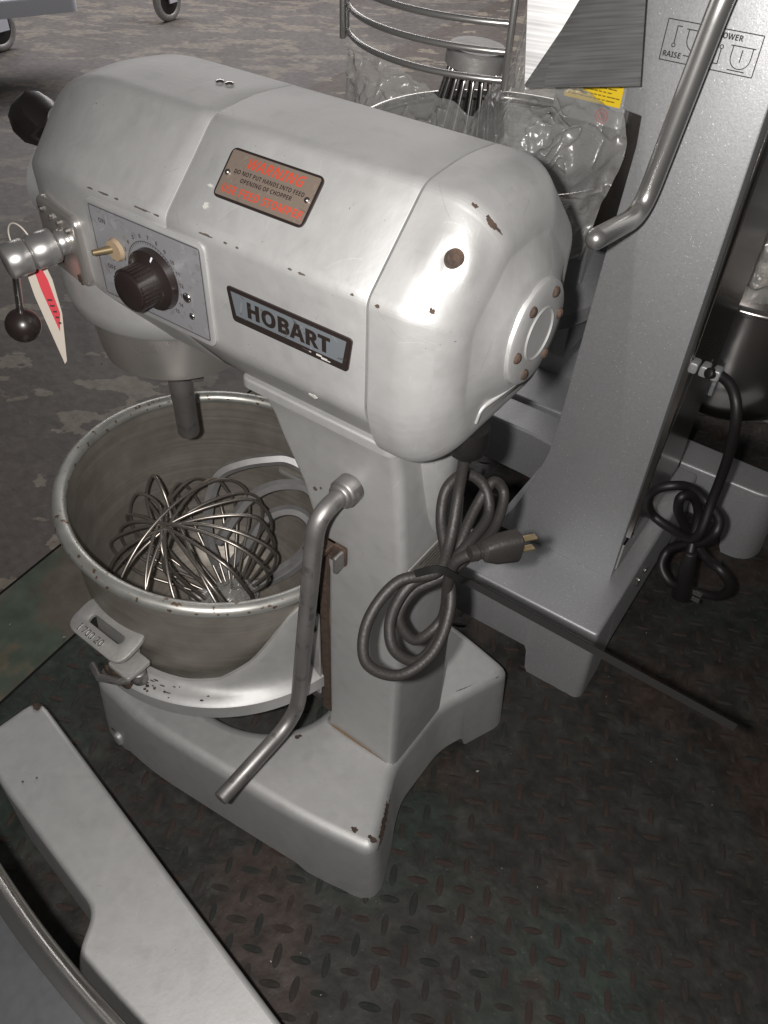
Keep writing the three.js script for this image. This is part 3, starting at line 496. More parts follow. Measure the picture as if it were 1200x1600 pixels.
{
  const y = yoke(0.2636, -0.0095, 0, 0, oldPaint, mixer);
  part('carriage', box(0.014, 0.165, 0.086, 0.117, 0.245, -0.002, 0.003), oldPaintDull, y);
  for (const s of [-1, 1]) {
    const z = -0.0095 + s * 0.163;
    const lug = part('arm_lug', merge([box(0.040, 0.016, 0.030, 0.262, 0.199, z, 0.004), lathe([[0.0001, 0.224], [0.011, 0.224], [0.0125, 0.221], [0.0125, 0.206], [0.0001, 0.206]], 22).translate(0.262, 0, z - s * -0.004)]), rust, y);
    part('locating_pin', fin(new THREE.SphereGeometry(0.0062, 16, 12).scale(1, 0.9, 1).translate(0.262, 0.2365, z + s * 0.003)), darkSteel, lug);
    part('clamp', merge([tube([V(0.244, 0.209, z + s * 0.012), V(0.246, 0.213, z + s * 0.019), V(0.270, 0.207, z + s * 0.026), V(0.292, 0.200, z + s * 0.018)], 0.0042, 10, 'round'), tube([V(0.236, 0.205, z + s * 0.002), V(0.236, 0.221, z + s * 0.002)], 0.008, 16)]), steel, lug);
  }
  const R = rng(9), chips = [];
  for (let i = 0; i < 22; i++) { const a = rad(262 - 34 * R() * R()), r = 0.156 + 0.018 * R(); chips.push(flake(0.002 + 0.010 * R() * R(), 0.0015 + 0.004 * R() * R(), 80 + i, [0.2636 + Math.cos(a) * r, 0.2006, -0.0095 + Math.sin(a) * r], [-Math.sin(a), 0, Math.cos(a)], [0, 1, 0])); }
  for (let i = 0; i < 12; i++) { const a = rad(200 + 55 * R()), r = 0.1508; chips.push(flake(0.004 + 0.014 * R(), 0.0022, 110 + i, [0.2636 + Math.cos(a) * r, 0.2045 + Math.max(0, (32 - Math.abs(a * 57.3 - 180)) * 0.0028), -0.0095 + Math.sin(a) * r], [-Math.sin(a), 0, Math.cos(a)], [0, 1, 0])); }
  parts('rust_chip', chips, rust, y);
}
{ // power cord folded into a bundle
  const pts = [[-0.024, 0.556, -0.026], [-0.026, 0.516, -0.033], [-0.036, 0.490, -0.056], [-0.042, 0.482, -0.080], [-0.024, 0.480, -0.105], [-0.020, 0.459, -0.136], [-0.031, 0.438, -0.150], [-0.051, 0.426, -0.138], [-0.062, 0.432, -0.111], [-0.056, 0.450, -0.080], [-0.039, 0.472, -0.061], [-0.016, 0.489, -0.037], [-0.011, 0.506, -0.023], [-0.016, 0.511, -0.007], [-0.029, 0.503, 0.000], [-0.042, 0.488, -0.009], [-0.045, 0.482, -0.045], [-0.040, 0.475, -0.073], [-0.028, 0.470, -0.095], [-0.027, 0.449, -0.116], [-0.038, 0.432, -0.125], [-0.053, 0.420, -0.115], [-0.056, 0.431, -0.088], [-0.046, 0.452, -0.065], [-0.038, 0.472, -0.044], [-0.032, 0.490, -0.011], [-0.034, 0.502, 0.009], [-0.042, 0.494, 0.012], [-0.051, 0.482, -0.012], [-0.052, 0.481, -0.051], [-0.041, 0.468, -0.072], [-0.027, 0.455, -0.088], [-0.026, 0.439, -0.103], [-0.041, 0.421, -0.101], [-0.049, 0.428, -0.078], [-0.048, 0.471, -0.073], [-0.051, 0.491, -0.072], [-0.0585, 0.500, -0.067]];
  const c = part('power_cord', tube(spline(pts, 330), 0.0043, 12), rubber, mixer);
  part('cord_grip', lathe([[0.0001, 0.575], [0.0145, 0.574], [0.0150, 0.560], [0.0135, 0.552], [0.0105, 0.549], [0.0001, 0.549]], 24).translate(-0.024, 0, -0.026), blackRubber, c);
  const A = V(-0.0585, 0.500, -0.067), B = V(-0.090, 0.4945, -0.019), d = B.clone().sub(A).normalize(), up = V(0.1, 1, 0).addScaledVector(d, -V(0.1, 1, 0).dot(d)).normalize(), sd = V().crossVectors(d, up);
  const ring = (s, w, h) => Array.from({ length: 20 }, (_, j) => { const a = j / 20 * Math.PI * 2, p = (q) => Math.sign(q) * Math.pow(Math.abs(q), 0.6); return A.clone().addScaledVector(d, s).addScaledVector(up, p(Math.cos(a)) * h).addScaledVector(sd, p(Math.sin(a)) * w); });
  part('plug', fin(grid([ring(0.000, 0.0052, 0.0052), ring(0.006, 0.0054, 0.0054), ring(0.007, 0.0047, 0.0047), ring(0.010, 0.0047, 0.0047), ring(0.012, 0.0065, 0.0075), ring(0.022, 0.0082, 0.0112), ring(0.038, 0.0090, 0.0122), ring(0.039, 0.0086, 0.0116)], true, true), 30), rubber, c);
  for (const s of [-1, 1]) { const o = A.clone().addScaledVector(d, 0.046).addScaledVector(up, s * 0.0050); part('prong', place(box(0.016, 0.0058, 0.0014, 0, 0, 0, 0.0004), o.toArray(), d.toArray(), up.clone().negate().toArray()), brass, c); }
  part('worn_label', place(ext(blob(0.026, 0.011, 141, 30, 0.4), 0.0004), A.clone().addScaledVector(d, 0.025).addScaledVector(sd, -0.0088).toArray(), d.toArray(), sd.clone().negate().toArray()), std({ color: 0x7d6754, roughness: 0.9 }), c);
  const t = spline([[-0.034, 0.490, -0.098], [-0.048, 0.499, -0.092], [-0.060, 0.486, -0.080], [-0.062, 0.474, -0.069], [-0.110, 0.466, -0.062], [-0.263, 0.438, -0.039]], 40), rows = [];
  t.forEach((p, i) => { const tg = t[Math.min(40, i + 1)].clone().sub(t[Math.max(0, i - 1)]).normalize(), v = V(-0.30, 0.62, -0.72), s = V().crossVectors(tg, v).normalize(), n = V().crossVectors(s, tg); const w = 0.0026, h = 0.0012; rows.push([[-w, -h], [w, -h], [w, h], [-w, h]].map(([x, y]) => p.clone().addScaledVector(s, x).addScaledVector(n, y))); });
  part('cable_tie', fin(grid(rows, true, true), 20), tieBlack, c);
}

// ---------------------------------------------------------------- its bowl, whisk, beater, bag, tag
const toWorld = (x, y, z) => V(x, y, z).applyEuler(mixer.rotation).add(mixer.position).toArray();
function bowlProfile(R, H) {                                         // [outer wall up, over the rolled rim, inner wall down], y from the bottom
  const k = R / 0.167, o = [[0.0001, 0], [0.060, 0], [0.088, 0.006], [0.112, 0.026], [0.130, 0.058], [0.142, 0.10], [0.149, 0.15], [0.1535, 0.20], [0.1550, 0.222], [0.1552, 0.226]].map(([r, y]) => [r * k, y / 0.24 * H]);
  const i = [[0.1535, 0.232], [0.1515, 0.20], [0.147, 0.15], [0.140, 0.10], [0.128, 0.060], [0.110, 0.029], [0.086, 0.0095], [0.058, 0.004], [0.0001, 0.004]].map(([r, y]) => [r * k, y / 0.24 * H]);
  return { o, i };
}
function rimProfile(R, H) { const k = R / 0.167, out = []; for (let a = -150; a <= 210; a += 20) out.push([(0.1595 + 0.0075 * Math.cos(rad(a))) * k, H - 0.007 * k + 0.0068 * k * Math.sin(rad(a))]); return out; }
function makeBowl(name, label, R, H, pos, turn, mat, rim, group) {
  const b = thing(name, label, 'bowl', pos, turn, group), p = bowlProfile(R, H);
  part('bowl_wall', spun([...p.o, ...p.i], 128), mat, b);
  part('rolled_rim', lathe(rimProfile(R, H), 128), rim, b);
  return b;
}
const bowl = makeBowl('mixing_bowl', 'tarnished steel mixing bowl on the yoke of the worn silver mixer', 0.167, 0.24, toWorld(0.2636 + 0.0225, 0.105, -0.0095 - 0.013), 145.964, bowlSteel, bowlRim);
bowl.rotation.set(0, 0, 0); bowl.quaternion.setFromEuler(new THREE.Euler(0, rad(145.964), 0)).multiply(new THREE.Quaternion().setFromUnitVectors(V(0, 1, 0), V(-0.0939, 1, 0.0545).normalize()));
{
  const font = await new FontLoader().loadAsync('fonts/droid/droid_sans_regular.typeface.json');
  for (const s of [-1, 1]) {
    const sh = poly(rrect(0.080, 0.040, 0.014)); sh.holes.push(new THREE.Path(rrect(0.052, 0.012, 0.006).map((p) => new THREE.Vector2(...p))));
    const ear = place(ext(sh, 0.006, 0.0015), [0.000, 0.143, s * 0.158], [s, 0, 0], [0.10, 0.95, s * 0.30]);
    const e = part('bowl_ear', merge([ear, box(0.060, 0.030, 0.005, 0.000, 0.126, s * 0.1475, 0.0015), place(box(0.030, 0.030, 0.006, 0, 0, 0, 0.0015), [-0.034, 0.125, s * 0.163], [1, 0, 0], [0, 1, 0])]), alu, bowl);
    if (s < 0) { const g = new TextGeometry('I 700 20', { font, size: 0.0075, depth: 0.0005, curveSegments: 3 }); part('cast_number', place(fin(g.translate(-0.027, -0.0175, 0.006)), [0.000, 0.143, s * 0.158], [s, 0, 0], [0.10, 0.95, s * 0.30]), bright, e); }
  }
}
{ // balloon whisk standing on its hub, crown up
  const w = thing('wire_whisk', 'dark wire whisk standing crown up in the tarnished bowl', 'whisk', toWorld(0.299, 0.122, -0.032), 145.964);
  const R = rng(31), hub = V(-0.010, 0.012, 0.030), tip = V(0.020, 0.158, -0.012), ax = tip.clone().sub(hub).normalize(), e1 = V(1, 0, 0).addScaledVector(ax, -ax.x).normalize(), e2 = V().crossVectors(ax, e1);
  const len = tip.distanceTo(hub);
  for (let i = 0; i < 12; i++) {
    const a = i / 12 * Math.PI + (R() - 0.5) * 0.12, u = e1.clone().multiplyScalar(Math.cos(a)).addScaledVector(e2, Math.sin(a)), v = e1.clone().multiplyScalar(-Math.sin(a)).addScaledVector(e2, Math.cos(a));
    const off = (R() - 0.5) * 0.020, big = 1 + (R() - 0.5) * 0.12, q = [];
    for (const [r, h] of [[-0.015, 0.0], [-0.054, 0.20], [-0.090, 0.42], [-0.102, 0.62], [-0.088, 0.82], [-0.049, 0.96], [0, 1.0], [0.049, 0.96], [0.088, 0.82], [0.102, 0.62], [0.090, 0.42], [0.054, 0.20], [0.015, 0.0]])
      q.push(hub.clone().addScaledVector(ax, h * len * (h > 0.7 ? big : 1)).addScaledVector(u, r * (0.92 + 0.12 * R())).addScaledVector(v, off * Math.min(1, h * 1.6)).toArray());
    part('whisk_wire', tube(spline(q, 52), 0.0019, 8), wire, w);
  }
  const loose = [[[0.010, 0.02, 0.02], [0.05, 0.09, 0.0], [0.075, 0.15, 0.005], [0.062, 0.188, 0.012], [0.042, 0.182, 0.006], [0.022, 0.148, -0.006], [0.02, 0.10, -0.03], [0.0, 0.02, 0.0]], [[0.0, 0.02, 0.03], [0.09, 0.05, 0.0], [0.105, 0.11, -0.002], [0.085, 0.155, 0.002], [0.04, 0.165, -0.004], [0.0, 0.14, -0.04], [-0.02, 0.03, 0.0]]];
  for (const l of loose) part('whisk_wire', tube(spline(l, 52), 0.0019, 8), wire, w);
  part('whisk_hub', tube([hub.clone().addScaledVector(ax, -0.006), hub.clone().addScaledVector(ax, 0.010)], 0.0165, 24), wire, w);
}
{ // flat beater leaning on the far wall of the bowl
  const b = thing('flat_beater', 'grey cast flat beater leaning inside the tarnished bowl behind the whisk', 'beater', [0, 0, 0], 0);
  b.position.copy(mixer.position); b.rotation.copy(mixer.rotation);
  const bar = (p, n = 40, r = 0.0072) => tube(spline(p, n), r, 6);
  part('beater_frame', bar([[0.325, 0.150, 0.020], [0.340, 0.195, 0.025], [0.347, 0.244, 0.046], [0.342, 0.268, 0.061], [0.323, 0.280, 0.081], [0.300, 0.285, 0.101], [0.282, 0.285, 0.115], [0.258, 0.272, 0.124], [0.238, 0.235, 0.122], [0.232, 0.196, 0.112], [0.240, 0.160, 0.088], [0.262, 0.135, 0.060], [0.290, 0.125, 0.035], [0.325, 0.150, 0.020]], 80), castGrey, b);
  part('beater_rib', bar([[0.330, 0.180, 0.030], [0.318, 0.217, 0.056], [0.309, 0.237, 0.072], [0.293, 0.251, 0.091], [0.276, 0.255, 0.106], [0.257, 0.251, 0.119], [0.240, 0.235, 0.121]]), castGrey, b);
  part('beater_rib', bar([[0.312, 0.150, 0.034], [0.297, 0.188, 0.058], [0.291, 0.208, 0.072], [0.278, 0.221, 0.088], [0.263, 0.222, 0.101], [0.248, 0.213, 0.107], [0.240, 0.192, 0.105], [0.242, 0.170, 0.092], [0.252, 0.154, 0.077], [0.268, 0.139, 0.055]]), castGrey, b);
  part('beater_stem', tube([V(0.300, 0.131, 0.036), V(0.325, 0.128, -0.030)], 0.0105, 20), alu, b);
}
function film(name, label, rows, group, depth, seed) {               // a sheet of clear film creased across its face
  const a = rows.length, R = rng(seed), P = []; const nu = 60, nv = 60, curves = rows.map((r) => new THREE.CatmullRomCurve3(r.map((p) => V(...p))));
  for (let i = 0; i <= nu; i++) {
    const row = [], cc = Array.from({ length: nv + 1 }, (_, j) => new THREE.CatmullRomCurve3(curves.map((c) => c.getPoint(j / nv))).getPoint(i / nu));
    cc.forEach((q, j) => { const u = i / nu, v = j / nv, k = depth * ((1 - Math.abs(2 * fbm(u, v, 5, 4, seed) - 1)) + 0.5 * fbm(u, v, 18, 3, seed + 9) - 0.9); row.push(q.add(V(k * 0.3, k * 0.7, -k))); });
    P.push(row);
  }
  const o = part(name, fin(grid(P, false), 60), plastic, scene); o.name = numbered(name); return tag(o, label, 'plastic film', group);
}
{
  const r = (x, y, z) => toWorld(x, y, z);
  film('plastic_bag', 'small crumpled clear bag at the bottom of the tarnished bowl', [[r(0.300, 0.150, -0.02), r(0.285, 0.165, 0.0), r(0.262, 0.155, 0.02)], [r(0.285, 0.17, -0.045), r(0.262, 0.185, -0.02), r(0.240, 0.168, 0.005)], [r(0.262, 0.14, -0.065), r(0.242, 0.155, -0.045), r(0.222, 0.145, -0.02)]], null, 0.012, 301);
}
{ // hang tag
  const t = thing('hang_tag', 'white paper tag with red stripe hanging from the ball lever shaft', 'tag', [0, 0, 0], 0); t.position.copy(mixer.position); t.rotation.copy(mixer.rotation);
  const o = [0.338, 0.612, -0.102], xa = [-0.83, 0, 0.56], nm = [-0.60, 0.10, -0.79];
  const body = poly([[-0.004, 0.001], [-0.007, -0.003], [-0.0085, -0.018], [-0.0065, -0.036], [0.007, -0.100], [0.0095, -0.097], [0.015, -0.051], [0.013, -0.021], [0.009, -0.006], [0.004, 0.001]]);
  const bd = part('tag_card', place(ext(body, 0.0005).scale(0.88, 0.95, 1), o, xa, nm), paper, t);
  part('red_stripe', place(ext(poly([[0.001, -0.003], [-0.001, -0.015], [0.001, -0.030], [0.0095, -0.068], [0.0133, -0.051], [0.009, -0.021], [0.004, -0.006]]), 0.0003).scale(0.88, 0.95, 1), V(...o).addScaledVector(V(...nm).normalize(), 0.0007).toArray(), xa, nm), redPrint, bd);
  part('stripe_ink', place(merge([0, 1, 2, 3, 4].map((k) => ext(poly([[0.004 + k * 0.0012, -0.036 - k * 0.005], [0.008 + k * 0.0008, -0.036 - k * 0.005], [0.008 + k * 0.0008, -0.0375 - k * 0.005], [0.004 + k * 0.0012, -0.0375 - k * 0.005]]), 0.0002))), V(...o).addScaledVector(V(...nm).normalize(), 0.0012).toArray(), xa, nm), ink, bd);
  part('tag_string', tube(spline([...Array.from({ length: 13 }, (_, k) => [0.3235 + 0.0150 * Math.sin(k / 12 * 6.2), 0.6315 - 0.0150 * Math.cos(k / 12 * 6.2), -0.116]), [0.334, 0.6135, -0.107], [0.338, 0.611, -0.1025]], 60), 0.0006, 6), paper, t);
  part('tag_wire', tube(spline([[0.352, 0.604, -0.128], [0.375, 0.594, -0.132], [0.420, 0.590, -0.124], [0.47, 0.590, -0.112]], 24), 0.0009, 6), bright, t);
}

// ---------------------------------------------------------------- the newer silver mixers behind
const mixB = thing('stand_mixer', 'new silver mixer at right with long chrome lever and raise and lower diagram', 'mixer', [0.3474, 0, -0.7869], 147.5);
{
  const m = mixB;
  const o = dense(roundPoly(half([[-0.026, 0.04, 0.01], [-0.027, 0.187, 0.007], [0.05, 0.187, 0.02], [0.44, 0.187, 0.03], [0.452, 0.128, 0.03], [0.20, 0.120, 0.04], [0.135, 0.100, 0.02], [0.118, 0.06, 0.02]])), 0.005);
  const low = ([x, z]) => { const f = 0.050; if (Math.abs(z) > 0.15 && x > -0.02) return f * sm(0.048, 0.056, x) * sm(0.40, 0.385, x); if (x < -0.015) return f * sm(0.13, 0.12, Math.abs(z)); if (x < 0.4) return f; return 0; };
  part('base', slab(o, 0, 0.130, 0.004, low, 0.005), newPaint, m);
  const side = poly([[0, 0.1305], [0.172, 0.1305], [0.160, 0.145], [0.146, 0.175], [0.130, 0.225], [0.117, 0.285], [0.113, 0.34], [0.107, 0.53], [0.102, 0.655], [0.104, 0.681], [0.122, 0.683], [0.126, 0.77], [0.128, 0.85], [0.006, 0.85]]);
  part('column', ext(side, 0.18, 0.0015).translate(0, 0, -0.09), newPaint, m);
  part('rear_panel', merge([box(0.006, 0.62, 0.172, -0.0042, 0.515, 0.001), box(0.004, 0.045, 0.17, -0.002, 0.168, 0)]), darkSteel, m);
  part('edge_trim', merge([tube([V(-0.004, 0.465, -0.0885), V(-0.001, 0.84, -0.0885)], 0.0022, 8), tube([V(-0.0075, 0.205, -0.082), V(-0.0075, 0.335, -0.082), V(-0.0075, 0.45, -0.055)], 0.0006, 6)]), bright, m);
  for (const [y, z] of [[0.335, -0.08], [0.21, -0.08], [0.40, 0.04], [0.62, 0.02], [0.64, 0.02]]) part('panel_screw', fin(new THREE.SphereGeometry(0.0028, 12, 8).scale(0.5, 1, 1).translate(-0.0075, y, z)), bright, m);
  for (const z of [-0.044, -0.074]) part('base_bolt', fin(new THREE.CylinderGeometry(0.005, 0.005, 0.004, 8).rotateZ(Math.PI / 2).translate(-0.030, 0.108, z + 0.02)), bright, m);
  parts('terminal_block', [-0.010, -0.021, -0.033].map((x) => box(0.009, 0.012, 0.014, x, 0.462, -0.085, 0.0015)), newPaint, m);
  // neck and side cover that carry the stickers
  part('head_side', box(0.072, 0.20, 0.15, 0.163, 0.757, 0.004, 0.002), newPaint, m);
  part('slide_rail', box(0.045, 0.13, 0.12, 0.124, 0.622, 0, 0.004), darkSteel, m);
  const st = print(400, 160, (x, W, H) => { x.fillStyle = '#e6c31a'; x.fillRect(0, 0, W, H); x.fillStyle = '#7a6512'; for (let i = 0; i < 5; i++) for (let k = 0; k < 12 - (i % 3); k++) x.fillRect(18 + k * 31, 18 + i * 27, 22 + (k * 7) % 8, 8); }, 0.6);
  const Z = -0.0728;
  part('yellow_sticker', place(card(rrect(0.056, 0.020, 0.0005), 0.056, 0.020), [0.160, 0.6865, Z], [-1, 0, 0], [0, 0, -1]), st, m);
  parts('round_sticker', [0.0035, 0.0065].map((r) => place(fin(new THREE.RingGeometry(r - 0.0014, r, 28)), [0.1475, 0.6665, Z - 0.0004], [-1, 0, 0], [0, 0, -1])), redPrint, m);
  // raise / lower diagram: printed lines and words
  const font = await new FontLoader().loadAsync('fonts/droid/droid_sans_bold.typeface.json'), pr = [], L = (a, b, w = 0.0007) => { const dx = b[0] - a[0], dy = b[1] - a[1], l = Math.hypot(dx, dy); pr.push(box(l, w, 0.0004).rotateZ(Math.atan2(dy, dx)).translate((a[0] + b[0]) / 2, (a[1] + b[1]) / 2, 0)); };
  const A = (cx, cy, r, a0, a1) => { let p = null; for (let k = 0; k <= 14; k++) { const a = rad(lerp(a0, a1, k / 14)), q = [cx + Math.cos(a) * r, cy + Math.sin(a) * r]; if (p) L(p, q, 0.0006); p = q; } };
  const T = (s, x, y, size) => pr.push(fin(new TextGeometry(s, { font, size, depth: 0.0003, curveSegments: 3 }).translate(x, y, -0.0002)));
  const w = 0.078, h = 0.030; L([-w / 2, -h / 2], [w / 2, -h / 2]); L([-w / 2, h / 2], [w / 2, h / 2]); L([-w / 2, -h / 2], [-w / 2, h / 2]); L([w / 2, -h / 2], [w / 2, h / 2]);
  T('RAISE', -0.0375, -0.012, 0.0042); T('LOWER', 0.004, 0.0085, 0.0042);
  L([-0.030, 0.011], [-0.030, -0.0015]); L([-0.030, 0.011], [-0.026, 0.011]); A(-0.030, -0.003, 0.0014, 0, 360); A(-0.012, 0.003, 0.008, 180, 360); L([-0.020, 0.003], [-0.020, 0.010]); L([-0.004, 0.003], [-0.004, 0.010]); L([-0.022, 0.010], [-0.002, 0.010]); L([-0.012, 0.010], [-0.012, 0]); L([-0.020, -0.009], [-0.004, -0.009]);
  L([0.009, -0.010], [0.009, 0.001]); L([0.005, -0.010], [0.009, -0.010]); A(0.009, 0.0025, 0.0014, 0, 360); A(0.026, -0.003, 0.008, 180, 360); L([0.018, -0.003], [0.018, 0.005]); L([0.034, -0.003], [0.034, 0.005]); L([0.016, 0.005], [0.036, 0.005]); L([0.026, 0.003], [0.026, -0.006]); L([0.018, -0.0125], [0.032, -0.0125]);
  part('lever_diagram', place(merge(pr), [0.0625, 0.742, -0.0917], [-1, 0, 0], [0, 0, -1]), ink, m);
  // lever
  part('lift_lever', tube(fillet([[0.036, 0.88, -0.092], [0.050, 0.80, -0.138], [0.069, 0.618, -0.142], [0.071, 0.632, -0.240]], 0.030, 9), 0.0088, 22, 'round'), satin, m);
  const y = yoke(0.29, 0, 0.268, -0.004, newPaint, m);
  part('carriage', box(0.02, 0.15, 0.10, 0.150, 0.465, 0, 0.003), newPaint, y);
  // guard of bent rods round the bowl mouth
  const gc = (a, r, yy) => V(0.29 + Math.cos(rad(a)) * r, yy, Math.sin(rad(a)) * r), gr = [];
  for (const yy of [0.700, 0.7225, 0.7440]) { const p = []; for (let a = -42; a >= -117; a -= 5) p.push(gc(a, 0.165, yy)); p.push(gc(-117, 0.165, yy)); part('guard_rod', tube(p, 0.0028, 10, 'round'), satin, m); }
  for (const [a, r, y0] of [[-40, 0.1665, 0.694], [-43.0, 0.171, 0.694], [-117, 0.171, 0.694]]) part('guard_post', tube([gc(a, r, y0), gc(a, r, 0.86)], 0.0032, 10), satin, m);
  // folded steel chute
  const cw = (x, y, l) => V(x, y, l - 0.09), chute = fin(grid([[cw(0.184, 0.800, -0.106), cw(0.1665, 0.7205, -0.120)], [cw(0.133, 0.800, -0.094), cw(0.1635, 0.719, -0.122)], [cw(0.112, 0.800, -0.052), cw(0.099, 0.715, -0.042)]].map((r) => [r[0], r[0].clone().lerp(r[1], 0.5), r[1]]), false), 20);
  part('chute', chute, brushed, m);
  // cord
  const cp = [[-0.026, 0.465, -0.095], [-0.035, 0.460, -0.083], [-0.049, 0.458, -0.089], [-0.062, 0.448, -0.100], [-0.070, 0.427, -0.104], [-0.075, 0.384, -0.095], [-0.077, 0.341, -0.088], [-0.078, 0.313, -0.091], [-0.081, 0.278, -0.105], [-0.076, 0.263, -0.104], [-0.052, 0.251, -0.090], [-0.024, 0.253, -0.083], [-0.014, 0.279, -0.094], [-0.019, 0.310, -0.106], [-0.035, 0.322, -0.102], [-0.051, 0.317, -0.088], [-0.073, 0.304, -0.084], [-0.093, 0.298, -0.096], [-0.096, 0.288, -0.107], [-0.086, 0.260, -0.100], [-0.067, 0.233, -0.086], [-0.054, 0.213, -0.085], [-0.055, 0.199, -0.099], [-0.071, 0.188, -0.107], [-0.086, 0.179, -0.098], [-0.101, 0.168, -0.084], [-0.126, 0.181, -0.087], [-0.134, 0.217, -0.101], [-0.118, 0.239, -0.107], [-0.098, 0.236, -0.095], [-0.080, 0.239, -0.083], [-0.062, 0.263, -0.089], [-0.049, 0.295, -0.103], [-0.048, 0.315, -0.106], [-0.057, 0.310, -0.092], [-0.069, 0.285, -0.083], [-0.075, 0.259, -0.091], [-0.080, 0.242, -0.105]];
  const c = part('power_cord', tube(spline(cp, 320), 0.0056, 12), blackRubber, m);
  part('plug', tube([V(-0.080, 0.242, -0.102), V(-0.084, 0.205, -0.098), V(-0.090, 0.163, -0.095)], (t) => 0.0075 + 0.005 * t, 16), blackRubber, c);
  for (const s of [-1, 1]) part('prong', box(0.016, 0.006, 0.0016, -0.103, 0.172 + s * 0.005, -0.095), bright, c);
}
makeBowl('mixing_bowl', 'bright steel bowl held high behind the silver mixer head, wrapped in film', 0.168, 0.245, V(0.29, 0.352, 0).applyEuler(mixB.rotation).add(mixB.position).toArray(), 147.5, brushed, bright);
const wB = (x, y, l) => V(x, y, l - 0.09).applyEuler(mixB.rotation).add(mixB.position).toArray();
{ // whisk in the raised bowl
  const w = thing('wire_whisk', 'clean wire whisk hanging in the film wrapped bowl below the rod guard', 'whisk', wB(0.345, 0.43, 0.09), 147.5);
  w.rotation.z = rad(5);
  const top = 0.235;
  for (let i = 0; i < 9; i++) {
    const a = i / 9 * Math.PI, q = [];
    for (const [r, h] of [[-0.026, top], [-0.040, 0.17], [-0.062, 0.10], [-0.072, 0.055], [-0.058, 0.015], [-0.03, 0], [0, -0.003], [0.03, 0], [0.058, 0.015], [0.072, 0.055], [0.062, 0.10], [0.040, 0.17], [0.026, top]]) q.push([Math.cos(a) * r, h, Math.sin(a) * r]);
    part('whisk_wire', tube(spline(q, 44), 0.0022, 8), bright, w);
  }
  part('whisk_hub', lathe([[0.0001, 0.252], [0.030, 0.252], [0.033, 0.249], [0.033, 0.234], [0.030, 0.232], [0.0001, 0.232]], 36), alu, w);
}
film('plastic_sheet', 'cloudy clear film over the bowl under the steel chute', [[wB(0.228, 0.79, 0.00), wB(0.20, 0.79, -0.03), wB(0.150, 0.79, -0.035)], [wB(0.240, 0.696, 0.00), wB(0.20, 0.697, -0.055), wB(0.148, 0.696, -0.032)], [wB(0.258, 0.666, -0.01), wB(0.185, 0.672, -0.085), wB(0.105, 0.6765, -0.030)], [wB(0.275, 0.620, -0.025), wB(0.19, 0.61, -0.085), wB(0.113, 0.605, -0.030)], [wB(0.26, 0.55, -0.06), wB(0.18, 0.55, -0.08), wB(0.122, 0.548, -0.030)]], 'film wrapped over the raised bowl', 0.016, 311);
film('plastic_sheet', 'cloudy clear film left of the hanging whisk behind the mixer head', [[wB(0.405, 0.705, -0.03), wB(0.342, 0.672, -0.02), wB(0.268, 0.640, 0.00)], [wB(0.425, 0.63, -0.01), wB(0.35, 0.625, -0.055), wB(0.255, 0.61, -0.04)], [wB(0.43, 0.52, 0.00), wB(0.35, 0.52, -0.08), wB(0.25, 0.52, -0.07)]], 'film wrapped over the raised bowl', 0.012, 317);
{ // the mixer beyond, turned the other way
  const c = mixB.clone(); c.name = numbered('stand_mixer'); scene.add(c);
  c.position.set(...wB(0.30, 0, 0.475)); c.rotation.set(0, rad(327.5), 0);
  tag(c, 'silver mixer standing behind the one with the chrome lever, facing the opposite way', 'mixer');
  const at = (x, y, z) => V(x, y, z).applyEuler(c.rotation).add(c.position).toArray();
  makeBowl('mixing_bowl', 'chrome bowl of the rear mixer at the right edge behind the hanging cord', 0.160, 0.23, at(0.29, 0.150, 0), 327.5, bright, bright);
  c.getObjectByName('bowl_yoke').position.y = -0.20;
  film('plastic_sheet', 'clear film bunched over the chrome bowl at the right edge', [[at(0.20, 0.56, 0.04), at(0.28, 0.57, 0.10), at(0.38, 0.55, 0.08)], [at(0.20, 0.47, 0.08), at(0.28, 0.47, 0.15), at(0.38, 0.47, 0.12)], [at(0.20, 0.385, 0.09), at(0.28, 0.385, 0.15), at(0.40, 0.385, 0.10)]], null, 0.02, 331);
}
// ---------------------------------------------------------------- near left: another mixer's base and a grey cover
{
  const b = thing('mixer_base', 'light silver mixer base leg with a rusty corner in the near left', 'mixer base', [0, 0, 0], 0);
  const o = dense(roundPoly([[-0.430, -0.447, 0.02], [-0.384, -0.503, 0.020], [-0.10, -0.224, 0.1], [0.06, -0.07, 0.03], [0.0, 0.05, 0.03], [-0.19, -0.10, 0.03], [-0.259, -0.238, 0.016], [-0.255, -0.277, 0.014], [-0.389, -0.397, 0.02]]), 0.005);
  const s = part('base_leg', slab(o, 0, 0.110, 0.0055, null, 0.003), oldPaint, b);
  part('rust_patch', merge([flake(0.017, 0.012, 151, [-0.3815, 0.1105, -0.4905], [0.7, 0, 0.3], [0, 1, 0])]), rust, s);
  parts('chip', [flake(0.004, 0.003, 152, [-0.365, 0.1105, -0.40], [0.7, 0, 0.3], [0, 1, 0]), flake(0.003, 0.003, 153, [-0.352, 0.1105, -0.405], [0.7, 0, 0.3], [0, 1, 0])], darkChip, s);
}
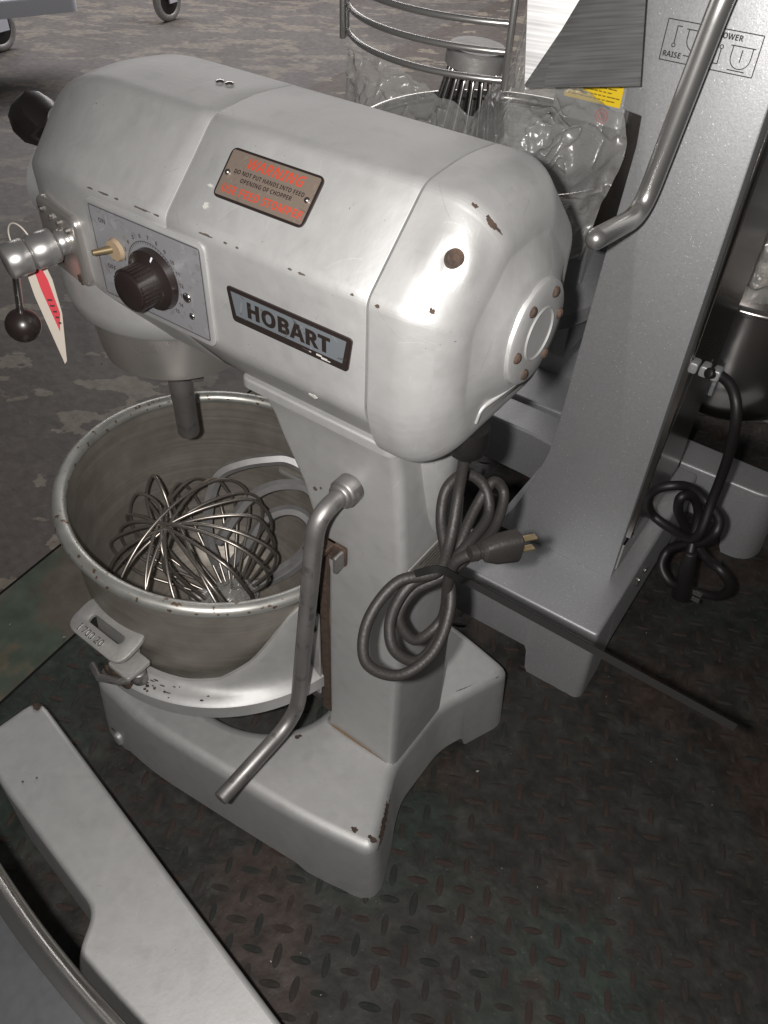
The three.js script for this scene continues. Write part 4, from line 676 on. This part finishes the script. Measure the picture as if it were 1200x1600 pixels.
{
  const c = thing('machine_cover', 'dark grey cover with a polished rounded edge in the near left corner', 'cover', [0, 0, 0], 0);
  const P = [[-0.300, -0.268], [-0.206, -0.1815], [-0.115, -0.114], [-0.05, -0.075]], y = 0.35;
  const d = [-0.62, 0.78], rows = [], at = (p, s, yy) => V(p[0] + d[0] * s, yy, p[1] + d[1] * s), curve = spline(P.map((p) => [p[0], 0, p[1]]), 40).map((q) => [q.x, q.z]);
  part('cover_panel', fin(grid([0.016, 0.06, 0.12, 0.20].map((s) => curve.map((p) => at(p, s, y + 0.004 - s * 0.1))), false), 60), darkGrey, c);
  part('polished_edge', fin(grid([[0.016, 0.0044], [0.012, 0.005], [0.006, 0.0035], [0.002, 0], [0, -0.004], [0.001, -0.012], [0.004, -0.06], [0.006, -0.30]].map(([s, yy]) => curve.map((p) => at(p, s, y + yy))), false), 60), bright, c);
}
// ---------------------------------------------------------------- far left: a cart on casters
{
  const k = thing('utility_cart', 'white cart on casters at the far upper left edge', 'cart', [0, 0, 0], 0);
  part('cart_tray', slab(roundPoly([[-1.60, -2.64, 0.02], [-1.08, -3.000, 0.02], [-1.20, -3.25, 0.03], [-1.80, -3.0, 0.03]]), 0.215, 0.265, 0.008), white, k);
  for (const [x, z, turn] of [[-1.50, -3.30, 62], [-1.00, -3.83, 62], [-1.95, -4.1, 50]]) {
    const R = 0.078, w = new THREE.Matrix4().makeRotationY(rad(turn)).setPosition(x, 0, z), mv = (g) => g.applyMatrix4(w);
    const cs = part('caster_wheel', mv(fin(new THREE.TorusGeometry(R - 0.016, 0.016, 14, 44).translate(0, R, 0), 60)), alu, k);
    part('wheel_hub', mv(fin(new THREE.CylinderGeometry(R - 0.026, R - 0.026, 0.022, 36).rotateX(Math.PI / 2).translate(0, R, 0))), rubber, cs);
    part('caster_fork', mv(merge([-1, 1].map((q) => box(0.045, 0.16, 0.005, 0.010, 0.150, q * 0.024)).concat([box(0.07, 0.02, 0.07, 0.012, 0.235, 0, 0.004)]))), white, cs);
  }
}
{ // a rusty scrap on the floor behind the silver mixer
  const s = part('rusty_scrap', place(ext(blob(0.10, 0.028, 161, 50, 0.5), 0.004, 0.001), [0.228, 0.002, -1.167], [0.9, 0, 0.38], [0, 1, 0]), rust, scene);
  tag(s, 'flaking rusty metal scrap on the floor between the two mixers', 'metal scrap');
}
renderer.render(scene, camera);
